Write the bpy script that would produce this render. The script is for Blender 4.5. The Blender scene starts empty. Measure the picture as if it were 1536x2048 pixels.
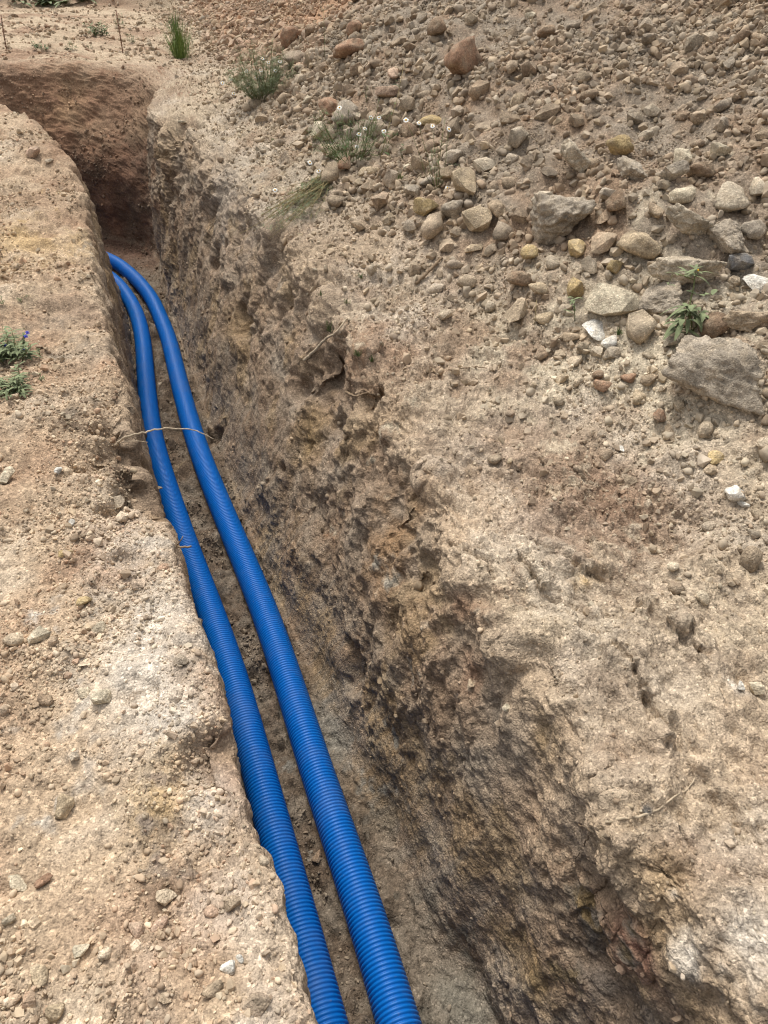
import bpy, math, random, time
_t0 = time.time()
def tick(n): pass
import numpy as np
from mathutils import Vector, Matrix, Euler

random.seed(11)
rng = np.random.default_rng(11)
scene = bpy.context.scene
scene.cycles.max_bounces = 4; scene.cycles.diffuse_bounces = 3; scene.cycles.glossy_bounces = 2; scene.cycles.filter_width = 1.15
C = scene.collection
R = math.radians

# ------------------------------------------------------------------ camera, world, sun, exposure
CAM_Z, PITCH, YAW = 1.45, R(36.5), R(20.0)     # x runs across the trench, y along it, z up
cam_data = bpy.data.cameras.new('camera')
cam_data.sensor_fit = 'VERTICAL'; cam_data.sensor_height = 36.0; cam_data.sensor_width = 36.0; cam_data.lens = 26.0
cam_data.clip_start = 0.02; cam_data.clip_end = 400.0
cam = bpy.data.objects.new('camera', cam_data)
cam.location = (0, 0, CAM_Z); cam.rotation_euler = (math.pi/2 - PITCH, 0, -YAW)
C.objects.link(cam); scene.camera = cam

SUN_EL, SUN_AZ = R(66), R(354)                   # azimuth clockwise from +y: ahead, slightly left
world = bpy.data.worlds.new('World'); scene.world = world; world.use_nodes = True
wn = world.node_tree.nodes; wl = world.node_tree.links; wn.clear()
sky = wn.new('ShaderNodeTexSky'); sky.sky_type = 'NISHITA'; sky.sun_disc = False
sky.sun_elevation = SUN_EL; sky.sun_rotation = SUN_AZ; sky.dust_density = 4.0; sky.ozone_density = 0.6
hsv = wn.new('ShaderNodeHueSaturation'); hsv.inputs['Saturation'].default_value = 0.22   # thin overcast
bg = wn.new('ShaderNodeBackground'); bg.inputs['Strength'].default_value = 0.115
wo = wn.new('ShaderNodeOutputWorld')
wl.new(sky.outputs[0], hsv.inputs['Color']); wl.new(hsv.outputs[0], bg.inputs['Color']); wl.new(bg.outputs[0], wo.inputs['Surface'])
sd = bpy.data.lights.new('sun', 'SUN'); sd.energy = 1.5; sd.angle = R(16); sd.color = (1.0, 0.95, 0.865)
sun = bpy.data.objects.new('sun', sd); C.objects.link(sun)
sv = Vector((math.sin(SUN_AZ)*math.cos(SUN_EL), math.cos(SUN_AZ)*math.cos(SUN_EL), math.sin(SUN_EL)))
sun.rotation_euler = sv.to_track_quat('Z', 'Y').to_euler(); sun.location = (-3, -3, 8)
vs = scene.view_settings
vs.view_transform = 'Standard'; vs.look = 'None'; vs.gamma = 1.0; vs.use_curve_mapping = False; vs.exposure = 0.84

# ------------------------------------------------------------------ numpy noise
_perm = np.random.default_rng(5).permutation(256).astype(np.int32)
_perm2 = np.concatenate([_perm, _perm, _perm])
_g = np.random.default_rng(6).normal(size=(256, 3)).astype(np.float32); _g /= np.linalg.norm(_g, axis=1, keepdims=True)
_j = np.random.default_rng(7).random((256, 3)).astype(np.float32)

from concurrent.futures import ThreadPoolExecutor
_pool = ThreadPoolExecutor(4)
def chunked(fn, P):
    P = np.asarray(P, np.float32); sh = P.shape[:-1]; P = P.reshape(-1, 3)
    r = list(_pool.map(fn, np.array_split(P, max(1, len(P)//60000))))
    if isinstance(r[0], tuple): return tuple(np.concatenate(q).reshape(sh) for q in zip(*r))
    return np.concatenate(r).reshape(sh)
def pnoise(P): return chunked(_pnoise, P)
def worley(P): return chunked(_worley, P)
def _pnoise(P):
    I = np.floor(P).astype(np.int32); f = P - I; I &= 255
    w = f*f*f*(f*(f*6-15)+10)
    out = np.zeros(len(P), np.float32)
    for a in (0, 1):
        ha = _perm2[I[:, 0]+a]; wa = w[:, 0] if a else 1-w[:, 0]
        for b in (0, 1):
            hb = _perm2[ha+I[:, 1]+b]; wb = wa*(w[:, 1] if b else 1-w[:, 1])
            for c in (0, 1):
                g = _g[_perm2[hb+I[:, 2]+c]]
                out += wb*(w[:, 2] if c else 1-w[:, 2])*(g[:, 0]*(f[:, 0]-a)+g[:, 1]*(f[:, 1]-b)+g[:, 2]*(f[:, 2]-c))
    return out*1.5

def fbm(P, scale, octv=3, gain=0.5, off=0.0):
    P = np.asarray(P, np.float32)*scale + off
    o = 0; a = 1.0
    for k in range(octv):
        o = o + a*pnoise(P); P = P*2.03 + 7.3; a *= gain
    return o

def _worley(P):
    I = np.floor(P).astype(np.int32); f = P - I
    f1 = np.full(len(P), 9, np.float32); f2 = f1.copy(); idd = np.zeros(len(P), np.int32)
    for a in (-1, 0, 1):
        ha = _perm[(I[:, 0]+a) & 255]
        for b in (-1, 0, 1):
            hb = _perm[(ha+I[:, 1]+b) & 255]
            for c in (-1, 0, 1):
                h = _perm[(hb+I[:, 2]+c) & 255]; j = _j[h]
                d = (f[:, 0]-a-j[:, 0])**2+(f[:, 1]-b-j[:, 1])**2+(f[:, 2]-c-j[:, 2])**2
                n = d < f1
                f2 = np.where(n, f1, np.minimum(f2, d)); f1 = np.where(n, d, f1); idd = np.where(n, h, idd)
    return np.sqrt(f1), np.sqrt(f2), (idd/255.0).astype(np.float32)

def smooth(a, b, x):
    t = np.clip((x-a)/(b-a), 0, 1); return t*t*(3-2*t)

# ------------------------------------------------------------------ camera projection (to place things where the photograph shows them)
FPX = 1479.0
_F = np.array([math.sin(YAW)*math.cos(PITCH), math.cos(YAW)*math.cos(PITCH), -math.sin(PITCH)])
_R = np.array([math.cos(YAW), -math.sin(YAW), 0.0]); _U = np.cross(_R, _F)
def project(P):
    q = P - np.array([0, 0, CAM_Z]); d = q@_F
    ds = np.where(np.abs(d) < 1e-4, 1e-4, d)
    return 768+FPX*(q@_R)/ds, 1024-FPX*(q@_U)/ds, d
def level(px, py, z):
    d = _F+(px-768)/FPX*_R-(py-1024)/FPX*_U
    return np.array([0, 0, CAM_Z])+d*((CAM_Z-z)/-d[2])

# ------------------------------------------------------------------ terrain: one grid strung on rails along the trench
ZF = -0.995
ST = [  # far left   left rim       left base      right base     right rim     far right      rim height L, R
 ((-2.6,-1.6), (.08,-1.2),  (-.02,-1.2), (.68,-1.2),  (.92,-1.2),  (3.5,-2.4),  0, 0),
 ((-2.4,-.3),  (.075,.2),   (-.02,.2),   (.64,.2),    (.81,.15),   (3.3,-.5),   0, 0),
 ((-2.4,.4),   (.067,.67),  (-.01,.67),  (.597,.667), (.76,.67),   (3.4,.2),    0, 0),
 ((-2.4,1.0),  (.052,1.1),  (-.02,1.1),  (.53,1.05),  (.77,1.02),  (3.6,1.0),   0, .01),
 ((-2.6,1.9),  (.02,1.95),  (-.03,1.9),  (.455,1.9),  (.82,1.85),  (4.2,2.2),   0, .06),
 ((-3.0,2.8),  (-.04,2.75), (-.04,2.75), (.40,2.75),  (.89,2.7),   (5.2,3.8),   .02, .13),
 ((-3.6,4.0),  (-.08,4.1),  (-.05,4.1),  (.387,4.06), (.90,4.1),   (6.5,6.0),   .10, .28),
 ((-4.5,5.0),  (-.055,5.5), (-.015,5.5), (.385,5.6),  (.84,5.6),   (8,9),       .33, .36),
 ((-5.2,5.9),  (-.17,6.4),  (-.005,6.7), (.40,6.9),   (.60,6.8),   (9,13),      .44, .42),
 ((-6.0,6.6),  (-.36,7.15), (-.16,7.5),  (.42,7.55),  (.56,7.6),   (9,18),      .50, .45),
 ((-6.4,7.2),  (-.66,7.95), (-.55,8.12), (.42,8.15),  (.74,8.7),   (8,24),      .50, .50),
 ((-6.7,7.6),  (-1.05,8.25),(-1.0,8.4),  (.15,8.6),   (.45,9.35),  (4,28),      .50, .60),
 ((-7.0,7.9),  (-1.9,8.5),  (-1.9,8.65), (-.6,9.15),  (-.6,9.65), (-2,28),     .50, .64),
 ((-7.3,8.2),  (-3.8,8.65), (-3.8,8.8),  (-3,9.6),    (-3,10.0),   (-8,28),     .50, .64),
 ((-7.6,8.5),  (-6.8,8.75), (-6.8,8.9),  (-6.5,9.7),  (-6.5,10.1), (-15,28),    .50, .64),
]
NST = len(ST)
def catmull(V, s):
    V = np.asarray(V, float); V = V.reshape(len(V), -1)
    i = np.clip(np.floor(s).astype(int), 0, len(V)-2); f = (s-i)[:, None]
    p0 = V[np.maximum(i-1, 0)]; p1 = V[i]; p2 = V[i+1]; p3 = V[np.minimum(i+2, len(V)-1)]
    return 0.5*((2*p1)+(-p0+p2)*f+(2*p0-5*p1+4*p2-p3)*f*f+(-p0+3*p1-3*p2+p3)*f**3)
fine = np.linspace(0, NST-1, 6000)
ctr = 0.5*(catmull([s[3] for s in ST], fine)+catmull([s[4] for s in ST], fine))
rr = np.sqrt((ctr**2).sum(1)+1.6**2)
seg = np.r_[0, np.hypot(*np.diff(ctr, axis=0).T)]
wgt = seg/rr**1.15*np.where(ctr[:, 1] < -.1, .25, 1)*np.where(ctr[:, 0] < -1.6, .35, 1)
cum = np.cumsum(wgt); cum /= cum[-1]
NR = 720
S = np.interp(np.linspace(0, 1, NR), cum, fine)
A, B, Cb, D, E_, G = [catmull([s[k] for s in ST], S) for k in range(6)]
zL = catmull([s[6] for s in ST], S)[:, 0]; zR = catmull([s[7] for s in ST], S)[:, 0]
# ragged rims and wall feet
def rag(Q, amp, sc, off):
    P3 = np.c_[Q*sc, np.full(len(Q), off)]
    return amp*(pnoise(P3)+.5*pnoise(P3*2.7+3)+.3*pnoise(P3*7+9))
tang = np.gradient(0.5*(Cb+D), axis=0); tang /= np.linalg.norm(tang, axis=1, keepdims=True)
nrm2 = np.c_[tang[:, 1], -tang[:, 0]]
B = B+nrm2*(.012*(1-smooth(4, 5.5, B[:, 1])))[:, None]+nrm2*rag(B, .030, 3.0, .7)[:, None]; Cb = Cb+nrm2*rag(Cb, .012, 2.5, 4.7)[:, None]
D = D+nrm2*rag(D, .02, 2.2, 8.7)[:, None]; E_ = E_+nrm2*rag(E_, .06, 2.0, 12.7)[:, None]
nL, nLW, nF, nRW, nR = 400, 46, 100, 200, 440
def spread(n, k): q = np.linspace(0, 1, n+1); return (np.exp(k*q)-1)/(np.exp(k)-1)
cols = []
qa = spread(nL, 1.1)[::-1][:-1]
for q in qa: cols.append(np.c_[B+(A-B)*q, zL])
for q in np.linspace(0, 1, nLW+1)[:-1]: cols.append(np.c_[B+(Cb-B)*q, zL+(ZF-zL)*q])
for q in np.linspace(0, 1, nF+1)[:-1]: cols.append(np.c_[Cb+(D-Cb)*q, ZF+0*zL+.02*(2*q-1)**4])
for q in np.linspace(0, 1, nRW+1)[:-1]:
    fw = smooth(9.3, 10.6, S); h = ((q**1.25*.8+q*.2)*(1-fw)+(.12*q+.88*smooth(.42, 1.05, q))*fw)[:, None]
    cols.append(np.c_[D+(E_-D)*h, ZF+.02+(zR-ZF-.02)*q])
def toe(t): return np.interp(t, [-2, .5, 1.5, 2.5, 3.5, 5, 7, 9, 11, 14, 30], [2.5, 2.0, 1.75, 1.5, 1.36, 1.3, 1.4, 1.7, 1.7, 1.9, 3])
qr = spread(nR, 1.5)
for q in qr:
    xy = E_+(G-E_)*q; d = np.linalg.norm(xy-E_, axis=1)
    near = 1-smooth(8.2, 9.8, xy[:, 1])
    z = zR+.12*near*np.minimum(d, 1.3)
    x = xy[:, 0]-toe(xy[:, 1]); x = .12*np.log1p(np.exp(np.clip(x/.12, -40, 40)))
    z = z+2.1*(1-np.exp(-x*.62/2.1))*(1-.35*smooth(10, 15, xy[:, 1]))
    z = z+.035*np.maximum(xy[:, 1]-10.5, 0)*(1-near)+.45*smooth(16.6, 17.3, xy[:, 1]+.4*np.sin(xy[:, 0]*.9))
    cols.append(np.c_[xy, z])
P = np.stack(cols, 1)                                   # rows x columns x 3
NC = P.shape[1]
jB, jC, jD, jE = nL, nL+nLW, nL+nLW+nF, nL+nLW+nF+nRW
# round the rims
def gblur(P, sig):
    r = int(3*sig); k = np.exp(-.5*(np.arange(-r, r+1)/sig)**2); k /= k.sum()
    Q = np.pad(P, ((0, 0), (r, r), (0, 0)), 'edge'); out = np.zeros_like(P)
    for i, w in enumerate(k): out += w*Q[:, i:i+P.shape[1]]
    return out
J = np.arange(NC)
for j0, sig, win in ((jE, 9, 38), (jB, 11, 30), (jC, 3, 10), (jD, 10, 30)):
    w = np.exp(-.5*((J-j0)/win*2)**2)[None, :, None]; w[:, np.abs(J-j0) > win*2] = 0
    P = P*(1-w)+gblur(P, sig)*w
far_row = smooth(8.0, 9.2, 0.5*(D+E_)[:, 1])[:, None]*np.ones((1, NC))
seen_left = smooth(5.6, 6.6, B[:, 1])[:, None]*np.ones((1, NC))

def normals(P):
    du = np.gradient(P, axis=0); dv = np.gradient(P, axis=1)
    n = np.cross(dv, du); n /= np.linalg.norm(n, axis=2, keepdims=True)+1e-12; return n
N = normals(P)
def band(a, b, soft): return (smooth(a-soft, a+soft, J)*(1-smooth(b-soft, b+soft, J)))[None, :]
mL = 1-smooth(jB-14, jB+6, J)[None, :]*np.ones((NR, 1)); mLW = band(jB, jC, 6)*np.ones((NR, 1)); mF = band(jC, jD, 5)*np.ones((NR, 1))
mRW = band(jD, jE, 26)*np.ones((NR, 1)); mR = smooth(jE-30, jE+30, J)[None, :]*np.ones((NR, 1))
heapness = mR*smooth(-.15, .35, P[..., 0]-toe(P[..., 1]))
dist = np.linalg.norm(P-np.array([0, 0, CAM_Z]), axis=2)
disp = np.zeros((NR, NC), np.float32)
n_big = fbm(P, 1.6, 3); n_mid = fbm(P, 7, 3, off=3.1); n_sml = fbm(P, 34, 2, .6, off=5.7)
ridg = 1-np.abs(fbm(P, 4.2, 3, off=9.2))*1.8
disp += mL*(.045*n_big+.020*n_mid+.006*n_sml)
low = smooth(-.05, -.55, P[..., 2])                     # scraped smooth towards the foot
disp += (mLW*.6+mRW)*(.034*n_big+(.013-.006*low)*n_mid+(.006-.003*low)*n_sml+(.009-.006*low)*(ridg-.5))
disp += mF*(.010*n_big+.016*n_mid+.006*n_sml)
disp += mR*(.026*n_big+.015*n_mid+.008*n_sml)+heapness*(.10*fbm(P, .9, 2, off=2.2)+.035*fbm(P, 4, 2, off=6.2))
# crumbling clods: cellular relief, strong on walls and the bank
Pw = P+.03*np.stack([n_mid, n_sml, -n_mid], -1)
a1, a2, aid = worley(Pw*np.array([7., 7., 5.5], np.float32))
chunk = (np.clip((a2-a1)*2.2, 0, 1)-.6)
disp += (mRW*(.009-.006*low)+mLW*.010+mR*(1-heapness)*.012+mL*.005)*chunk*(.2+.8*aid)
b1, b2, bid = worley(Pw*31.0)
crumb = np.sqrt(np.clip(1-(b1*1.25)**2, 0, 1))*(.3+bid)
disp += (mRW*(.0065-.003*low)+mLW*.004+mR*.008+mL*.006+mF*.009)*crumb
# bucket scrapes: streaks that run down the walls
tt = (0.5*(Cb+D)) ; arc = np.cumsum(np.r_[0, np.hypot(*np.diff(tt, axis=0).T)])[:, None]*np.ones((1, NC))
strk = np.stack([arc*26+P[..., 2]*5.0, P[..., 2]*1.3, 0*arc], -1)
sc_n = fbm(strk, 1, 3, .55); sc_m = smooth(-.05, .25, fbm(P, 1.9, 2, off=21))*smooth(.1, -.5, P[..., 2])
notfar = smooth(8.2, 7.0, P[..., 1]); disp += (mRW*.006+mLW*.008)*sc_n*(.2+sc_m)*notfar+(1-notfar)*mRW*.035*fbm(P, 3, 4, .6, off=55)
disp += smooth(2.6, 4.2, P[..., 1])*(mL+mLW)*.016*n_mid
# flaking crust: shallow ledges with sharp broken edges
def ledges(n, k, soft): v = n*k; f = v-np.floor(v); return (np.floor(v)+smooth(1-soft, 1, f))/k
fl = fbm(P+.02*n_mid[..., None], 3.6, 4, .55, off=81); fl2 = fbm(P, 9.0, 3, .6, off=87)
flk = smooth(-.25, .15, fbm(P, 1.4, 2, off=91))
disp += (mR*(1-heapness)*.042+mRW*.065*(1-.5*low)+mL*.016+mLW*.02)*flk*notfar*ledges(fl, 4.0, .16)
disp += (mR*(1-heapness)*.022+mRW*.016*(1-.6*low)*notfar+mL*.009)*ledges(fl2, 3.5, .2)
P = (P+N*disp[..., None]).astype(np.float32)
PIPE_U = (([.5,.75,1.57,2.64,3.46,4.08,5.75,6.7,7.6], [.31,.31,.32,.325,.28,.25,.29,.25,.09]), ([.5,.75,1.57,2.64,3.46,4.08,5.75,6.5,7.2], [.12,.12,.12,.10,.06,.03,.09,.09,0]))
for pt, pu in PIPE_U:
    du = np.abs(P[..., 0]-np.interp(P[..., 1], pt, pu)); P[..., 2] += mF*notfar*np.clip(.020+.05*n_mid+.02*n_big, 0, .06)*np.exp(-((du-.08)/.035)**2)

tick('disp')
# hollows and undercuts (centre read off the photograph at its own depth)
def cache(): 
    global _X, _Y, _D
    _X, _Y, _D = [v.astype(np.float32) for v in project(P)]
def surf(px, py, rad=9):
    d2 = (_X-px)**2+(_Y-py)**2; d2[_D < .1] = 1e9
    k = np.flatnonzero(d2.ravel() < rad*rad)
    if not len(k): k = np.argmin(d2)
    else: k = k[np.argmin(_D.ravel()[k]+np.sqrt(d2.ravel()[k])*.004)]
    return np.unravel_index(k, _D.shape)
cache()
def near_(c, r):
    m = (np.abs(P[..., 0]-c[0]) < r) & (np.abs(P[..., 1]-c[1]) < r)
    return np.nonzero(m)
DENTS = [  # px, py, radius m, depth m
 (245,890,.20,.13),(300,965,.15,.13),(215,850,.13,.07),(325,1015,.08,.06),(235,1120,.06,.03),(280,1390,.07,.03),(420,1520,.10,.05),(360,1350,.05,.02),
 (650,745,.17,.09),(590,770,.12,.06),(735,800,.10,.06),(555,935,.05,.05),(425,860,.10,.10),
 (800,1010,.14,.05),(760,1260,.08,.03),(960,1190,.08,.03),(840,1130,.10,.03),(1300,1880,.16,-.05),(1090,1330,.10,.05),
 (700,1330,.10,.06),(480,640,.14,.08),(420,520,.12,.07),(560,600,.12,.06),
 (345,265,.22,.06),(390,1160,.05,.05),(470,1480,.06,.05),
 (1180,1560,.10,-.025),(860,950,.10,-.05),(740,700,.12,-.05),(560,480,.2,-.06),(640,610,.14,-.05),(1000,1290,.09,-.04)]
Nd = normals(gblur(P, 6))
for px, py, r, dep in DENTS:
    i, j = surf(px, py); c = P[i, j].copy()
    k = near_(c, r*2.2); d = np.sqrt(((P[k]-c)**2).sum(1))/r*(1+.5*n_mid[k])
    P[k] -= Nd[k]*(dep*(1-smooth(.25, 1, d)))[:, None]
cache()
# cracks and broken edges across the right bank and one on the left
CRACKS = [([(1050,1075),(1110,1110),(1190,1150),(1260,1200),(1330,1245),(1400,1300)], .016, .035),
 ([(1040,1110),(1090,1190),(1150,1215),(1200,1260),(1260,1310),(1290,1400),(1330,1460)], .016, .035),
 ([(1310,1215),(1380,1260),(1410,1290),(1425,1340),(1450,1410)], .012, .03),
 ([(900,1090),(940,1100),(970,1120),(985,1150)], .012, .035),
 ([(1180,1240),(1200,1330),(1290,1370)], .02, .02),([(1340,1440),(1360,1520),(1440,1600),(1500,1680)], .015, .03),
([(1420,1590),(1470,1650),(1500,1720)], .012, .028),
 ([(1300,1440),(1330,1490),(1310,1540)], .012, .02),([(860,860),(930,900),(1010,930),(1080,950)], .016, .02),
 ([(225,2040),(240,1990),(262,1960),(270,1940)], .010, .035),([(375,1725),(410,1735),(440,1728),(450,1705)], .006, .015),
 ([(200,1160),(215,1130),(232,1115)], .02, .02),([(760,560),(790,630),(800,650)], .02, .03)]
for pts, wdt, dep in CRACKS:
    W = np.array([P[surf(*p)] for p in pts]); k = near_(W.mean(0), np.abs(W-W.mean(0)).max()+.15); Pk = P[k]; best = np.full(len(Pk), 9.0)
    for a, b in zip(W[:-1], W[1:]):
        ab = b-a; u = np.clip(((Pk-a)@ab)/(ab@ab), 0, 1); best = np.minimum(best, np.linalg.norm(Pk-(a+u[:, None]*ab), axis=1))
    best = best+.016*n_mid[k]+.010*n_sml[k]
    dep = dep*np.clip(.75+.8*n_mid[k]+.6*n_sml[k], .3, 1.2)
    P[k] += Nd[k]*(-dep*(1-smooth(.15, 1, np.maximum(best, 0)/wdt))+.35*dep*np.exp(-((best-wdt*1.9)/wdt)**2))[:, None]
cache()
N = normals(P)

tick('dents')
# ------------------------------------------------------------------ soil colour (kinds of earth, with shade put into the low far end)
def col(*c): return np.array(c, np.float32)
TAN, BROWN, GREY, RED, OCHRE, CHALK, DARK = col(.43,.325,.222), col(.25,.170,.110), col(.30,.245,.185), col(.165,.092,.060), col(.40,.27,.12), col(.56,.50,.42), col(.120,.085,.058)
c1 = fbm(P, 1.3, 3, off=31); c2 = fbm(P, 5, 3, off=37); c3 = fbm(P, 18, 3, .6, off=41); c4 = fbm(P, 2.6, 3, off=47)
def mixc(a, b, m): return a*(1-m[..., None])+b*m[..., None]
base = np.broadcast_to(TAN, P.shape).astype(np.float32)
left = mixc(base, BROWN*1.15, np.clip(.28+.8*c1+.55*c2, 0, .8))
left = mixc(left, CHALK*.95, mL*np.exp(-((P[..., 0]-B[:, :1]+.17)/.13)**2)*np.clip(.55+1.2*c2, 0, .85)*smooth(2.6, 1.6, P[..., 1])*.8)
left = mixc(left, col(.29,.18,.115), np.clip(c4*1.2-.12, 0, .6)); left = mixc(left, col(.50,.42,.32), np.clip(-c4*1.1-.2+.4*c2, 0, .5))
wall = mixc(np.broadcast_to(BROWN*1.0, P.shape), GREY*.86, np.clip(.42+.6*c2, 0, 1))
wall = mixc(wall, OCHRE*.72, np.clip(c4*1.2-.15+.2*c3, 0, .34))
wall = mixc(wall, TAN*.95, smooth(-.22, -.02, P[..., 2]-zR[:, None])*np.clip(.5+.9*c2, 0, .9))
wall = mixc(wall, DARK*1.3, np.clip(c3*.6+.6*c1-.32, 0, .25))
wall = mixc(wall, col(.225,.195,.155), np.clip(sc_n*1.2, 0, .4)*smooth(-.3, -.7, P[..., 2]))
bank = mixc(np.broadcast_to(col(.425,.34,.24), P.shape), col(.355,.285,.215), np.clip(.45+.9*c1+.5*c2, 0, 1))
bank = mixc(bank, col(.26,.18,.118), np.clip(c2*.9+.9*c4-.10, 0, .7)); bank = mixc(bank, col(.50,.43,.34), np.clip(-c4*1.2-.15+.4*c2, 0, .4))
heap = mixc(np.broadcast_to(GREY*.88, P.shape), BROWN, np.clip(.35+.8*c2+.6*c1, 0, .85))
heap = mixc(heap, col(.36,.215,.125), smooth(5.0, 8.5, P[..., 1]-.6*P[..., 0])*np.clip(.6+.6*c1, 0, .9))
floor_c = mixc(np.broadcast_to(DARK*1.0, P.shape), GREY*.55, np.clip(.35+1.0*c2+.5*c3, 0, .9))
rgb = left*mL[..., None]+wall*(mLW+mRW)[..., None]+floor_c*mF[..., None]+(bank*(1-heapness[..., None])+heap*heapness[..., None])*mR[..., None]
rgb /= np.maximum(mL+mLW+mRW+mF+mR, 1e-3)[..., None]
# red clay at the far end, shade painted into its lower part, paler worked ground beyond it
redm = (mRW+mF+mLW*.2)*smooth(7.2, 8.4, P[..., 1]+.3*c1)
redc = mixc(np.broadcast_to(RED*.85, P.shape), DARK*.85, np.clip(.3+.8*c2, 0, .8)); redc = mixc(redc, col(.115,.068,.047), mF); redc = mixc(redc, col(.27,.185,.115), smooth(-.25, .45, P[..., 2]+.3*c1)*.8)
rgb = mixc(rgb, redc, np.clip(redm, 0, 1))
farm = mR*far_row*(1-heapness)
farc = mixc(np.broadcast_to(col(.44,.345,.24), P.shape), col(.27,.175,.115), np.clip(.25+1.1*c1+.5*c2, 0, .85))
farc = mixc(farc, RED*.9, smooth(13.5, 14.0, P[..., 1])*smooth(16.5, 15.8, P[..., 1])*smooth(-3.4, -3.8, P[..., 0]))
rgb = mixc(rgb, farc, np.clip(farm, 0, 1))
PATCH = [  # px, py, radius m, colour, strength: stains, chalk smears, clay pockets and dark tints over hollows seen in the photograph
 (335,1560,.06,OCHRE*1.25,.8),(330,1620,.055,OCHRE*1.2,.7),(345,1500,.05,OCHRE*1.3,.6),(325,1655,.025,DARK,.8),(358,1648,.02,DARK,.8),(325,1700,.02,DARK,.6),(322,1775,.03,DARK,.75),
 (300,1380,.13,CHALK,.6),(350,1450,.10,CHALK,.6),(270,1330,.10,CHALK,.45),(330,1230,.12,CHALK,.5),(250,1110,.12,CHALK,.4),(420,1580,.08,CHALK,.5),
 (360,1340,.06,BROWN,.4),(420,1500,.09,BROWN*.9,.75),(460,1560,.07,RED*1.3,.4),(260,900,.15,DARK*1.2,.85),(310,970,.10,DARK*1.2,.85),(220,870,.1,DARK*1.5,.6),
 (40,480,.22,OCHRE*1.2,.6),(190,700,.16,GREY,.6),(150,620,.2,GREY,.4),
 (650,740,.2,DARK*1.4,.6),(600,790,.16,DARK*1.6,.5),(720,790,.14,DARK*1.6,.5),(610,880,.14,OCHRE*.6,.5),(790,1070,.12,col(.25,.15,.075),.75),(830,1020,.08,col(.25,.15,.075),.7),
 (920,1210,.07,col(.22,.12,.07),.7),(940,1340,.05,RED*1.3,.6),(1090,1480,.07,OCHRE*.55,.6),(1250,1870,.04,col(.22,.10,.08),.7),(1280,1910,.04,col(.22,.10,.08),.7),
 (1370,1900,.035,CHALK*1.1,.85),(1375,1930,.03,CHALK*1.1,.8),(1345,1790,.016,CHALK*1.2,.9),(1320,1760,.1,OCHRE*.7,.4),(1500,1870,.06,CHALK*1.1,.7),(1480,1365,.03,CHALK*1.3,.9),
 (1180,960,.25,col(.22,.135,.085),.75),(1100,900,.22,col(.27,.19,.13),.6),(1260,1000,.2,col(.22,.135,.085),.6),(1080,1040,.16,col(.21,.14,.10),.6),(780,700,.16,col(.25,.145,.085),.7),(760,640,.12,col(.25,.145,.085),.6),
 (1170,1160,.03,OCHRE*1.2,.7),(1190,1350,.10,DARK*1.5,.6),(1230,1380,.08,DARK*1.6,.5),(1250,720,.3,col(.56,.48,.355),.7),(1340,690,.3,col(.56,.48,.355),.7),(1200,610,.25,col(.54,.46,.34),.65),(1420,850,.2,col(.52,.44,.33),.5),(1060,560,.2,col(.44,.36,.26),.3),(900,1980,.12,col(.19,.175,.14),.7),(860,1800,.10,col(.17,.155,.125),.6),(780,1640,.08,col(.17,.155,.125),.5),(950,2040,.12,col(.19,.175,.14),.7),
 (1430,1520,.2,TAN*1.1,.5),(1100,1580,.10,TAN*1.1,.6),(900,1060,.12,TAN*1.15,.6),(960,1000,.16,TAN*1.1,.5),(1330,1330,.18,GREY*1.2,.5),
 (450,380,.3,CHALK*.75,.4),(520,400,.3,CHALK*.75,.35),(600,330,.3,GREY*.9,.5),(470,650,.2,OCHRE*.65,.4),(650,1440,.12,col(.24,.225,.19),.55),(680,1490,.10,col(.24,.225,.19),.55),(540,1090,.08,col(.14,.12,.10),.5),
 (990,1900,.03,col(.09,.085,.08),.6),(960,1780,.03,col(.09,.085,.08),.5),(1180,1860,.04,col(.09,.085,.075),.7),(1200,1960,.05,col(.10,.095,.09),.6),(1060,1960,.05,OCHRE*.6,.6),(1010,1870,.05,OCHRE*.55,.5),
 (130,200,.5,col(.36,.22,.12),.6),(230,210,.6,RED*1.3,.5),(30,150,.6,RED*1.5,.5),(750,500,.3,TAN*.9,.5),(640,480,.25,TAN*.85,.5)]
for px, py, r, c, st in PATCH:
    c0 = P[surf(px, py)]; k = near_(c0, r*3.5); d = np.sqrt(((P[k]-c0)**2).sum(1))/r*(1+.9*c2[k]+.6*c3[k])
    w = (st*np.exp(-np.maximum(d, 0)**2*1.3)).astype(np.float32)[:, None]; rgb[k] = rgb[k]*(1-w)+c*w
rgb = np.clip(rgb*(1+(.20-.11*np.clip(mRW+mLW, 0, 1))*c3+.10*c2)[..., None], .02, .8).astype(np.float32)

tick('colour')
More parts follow.
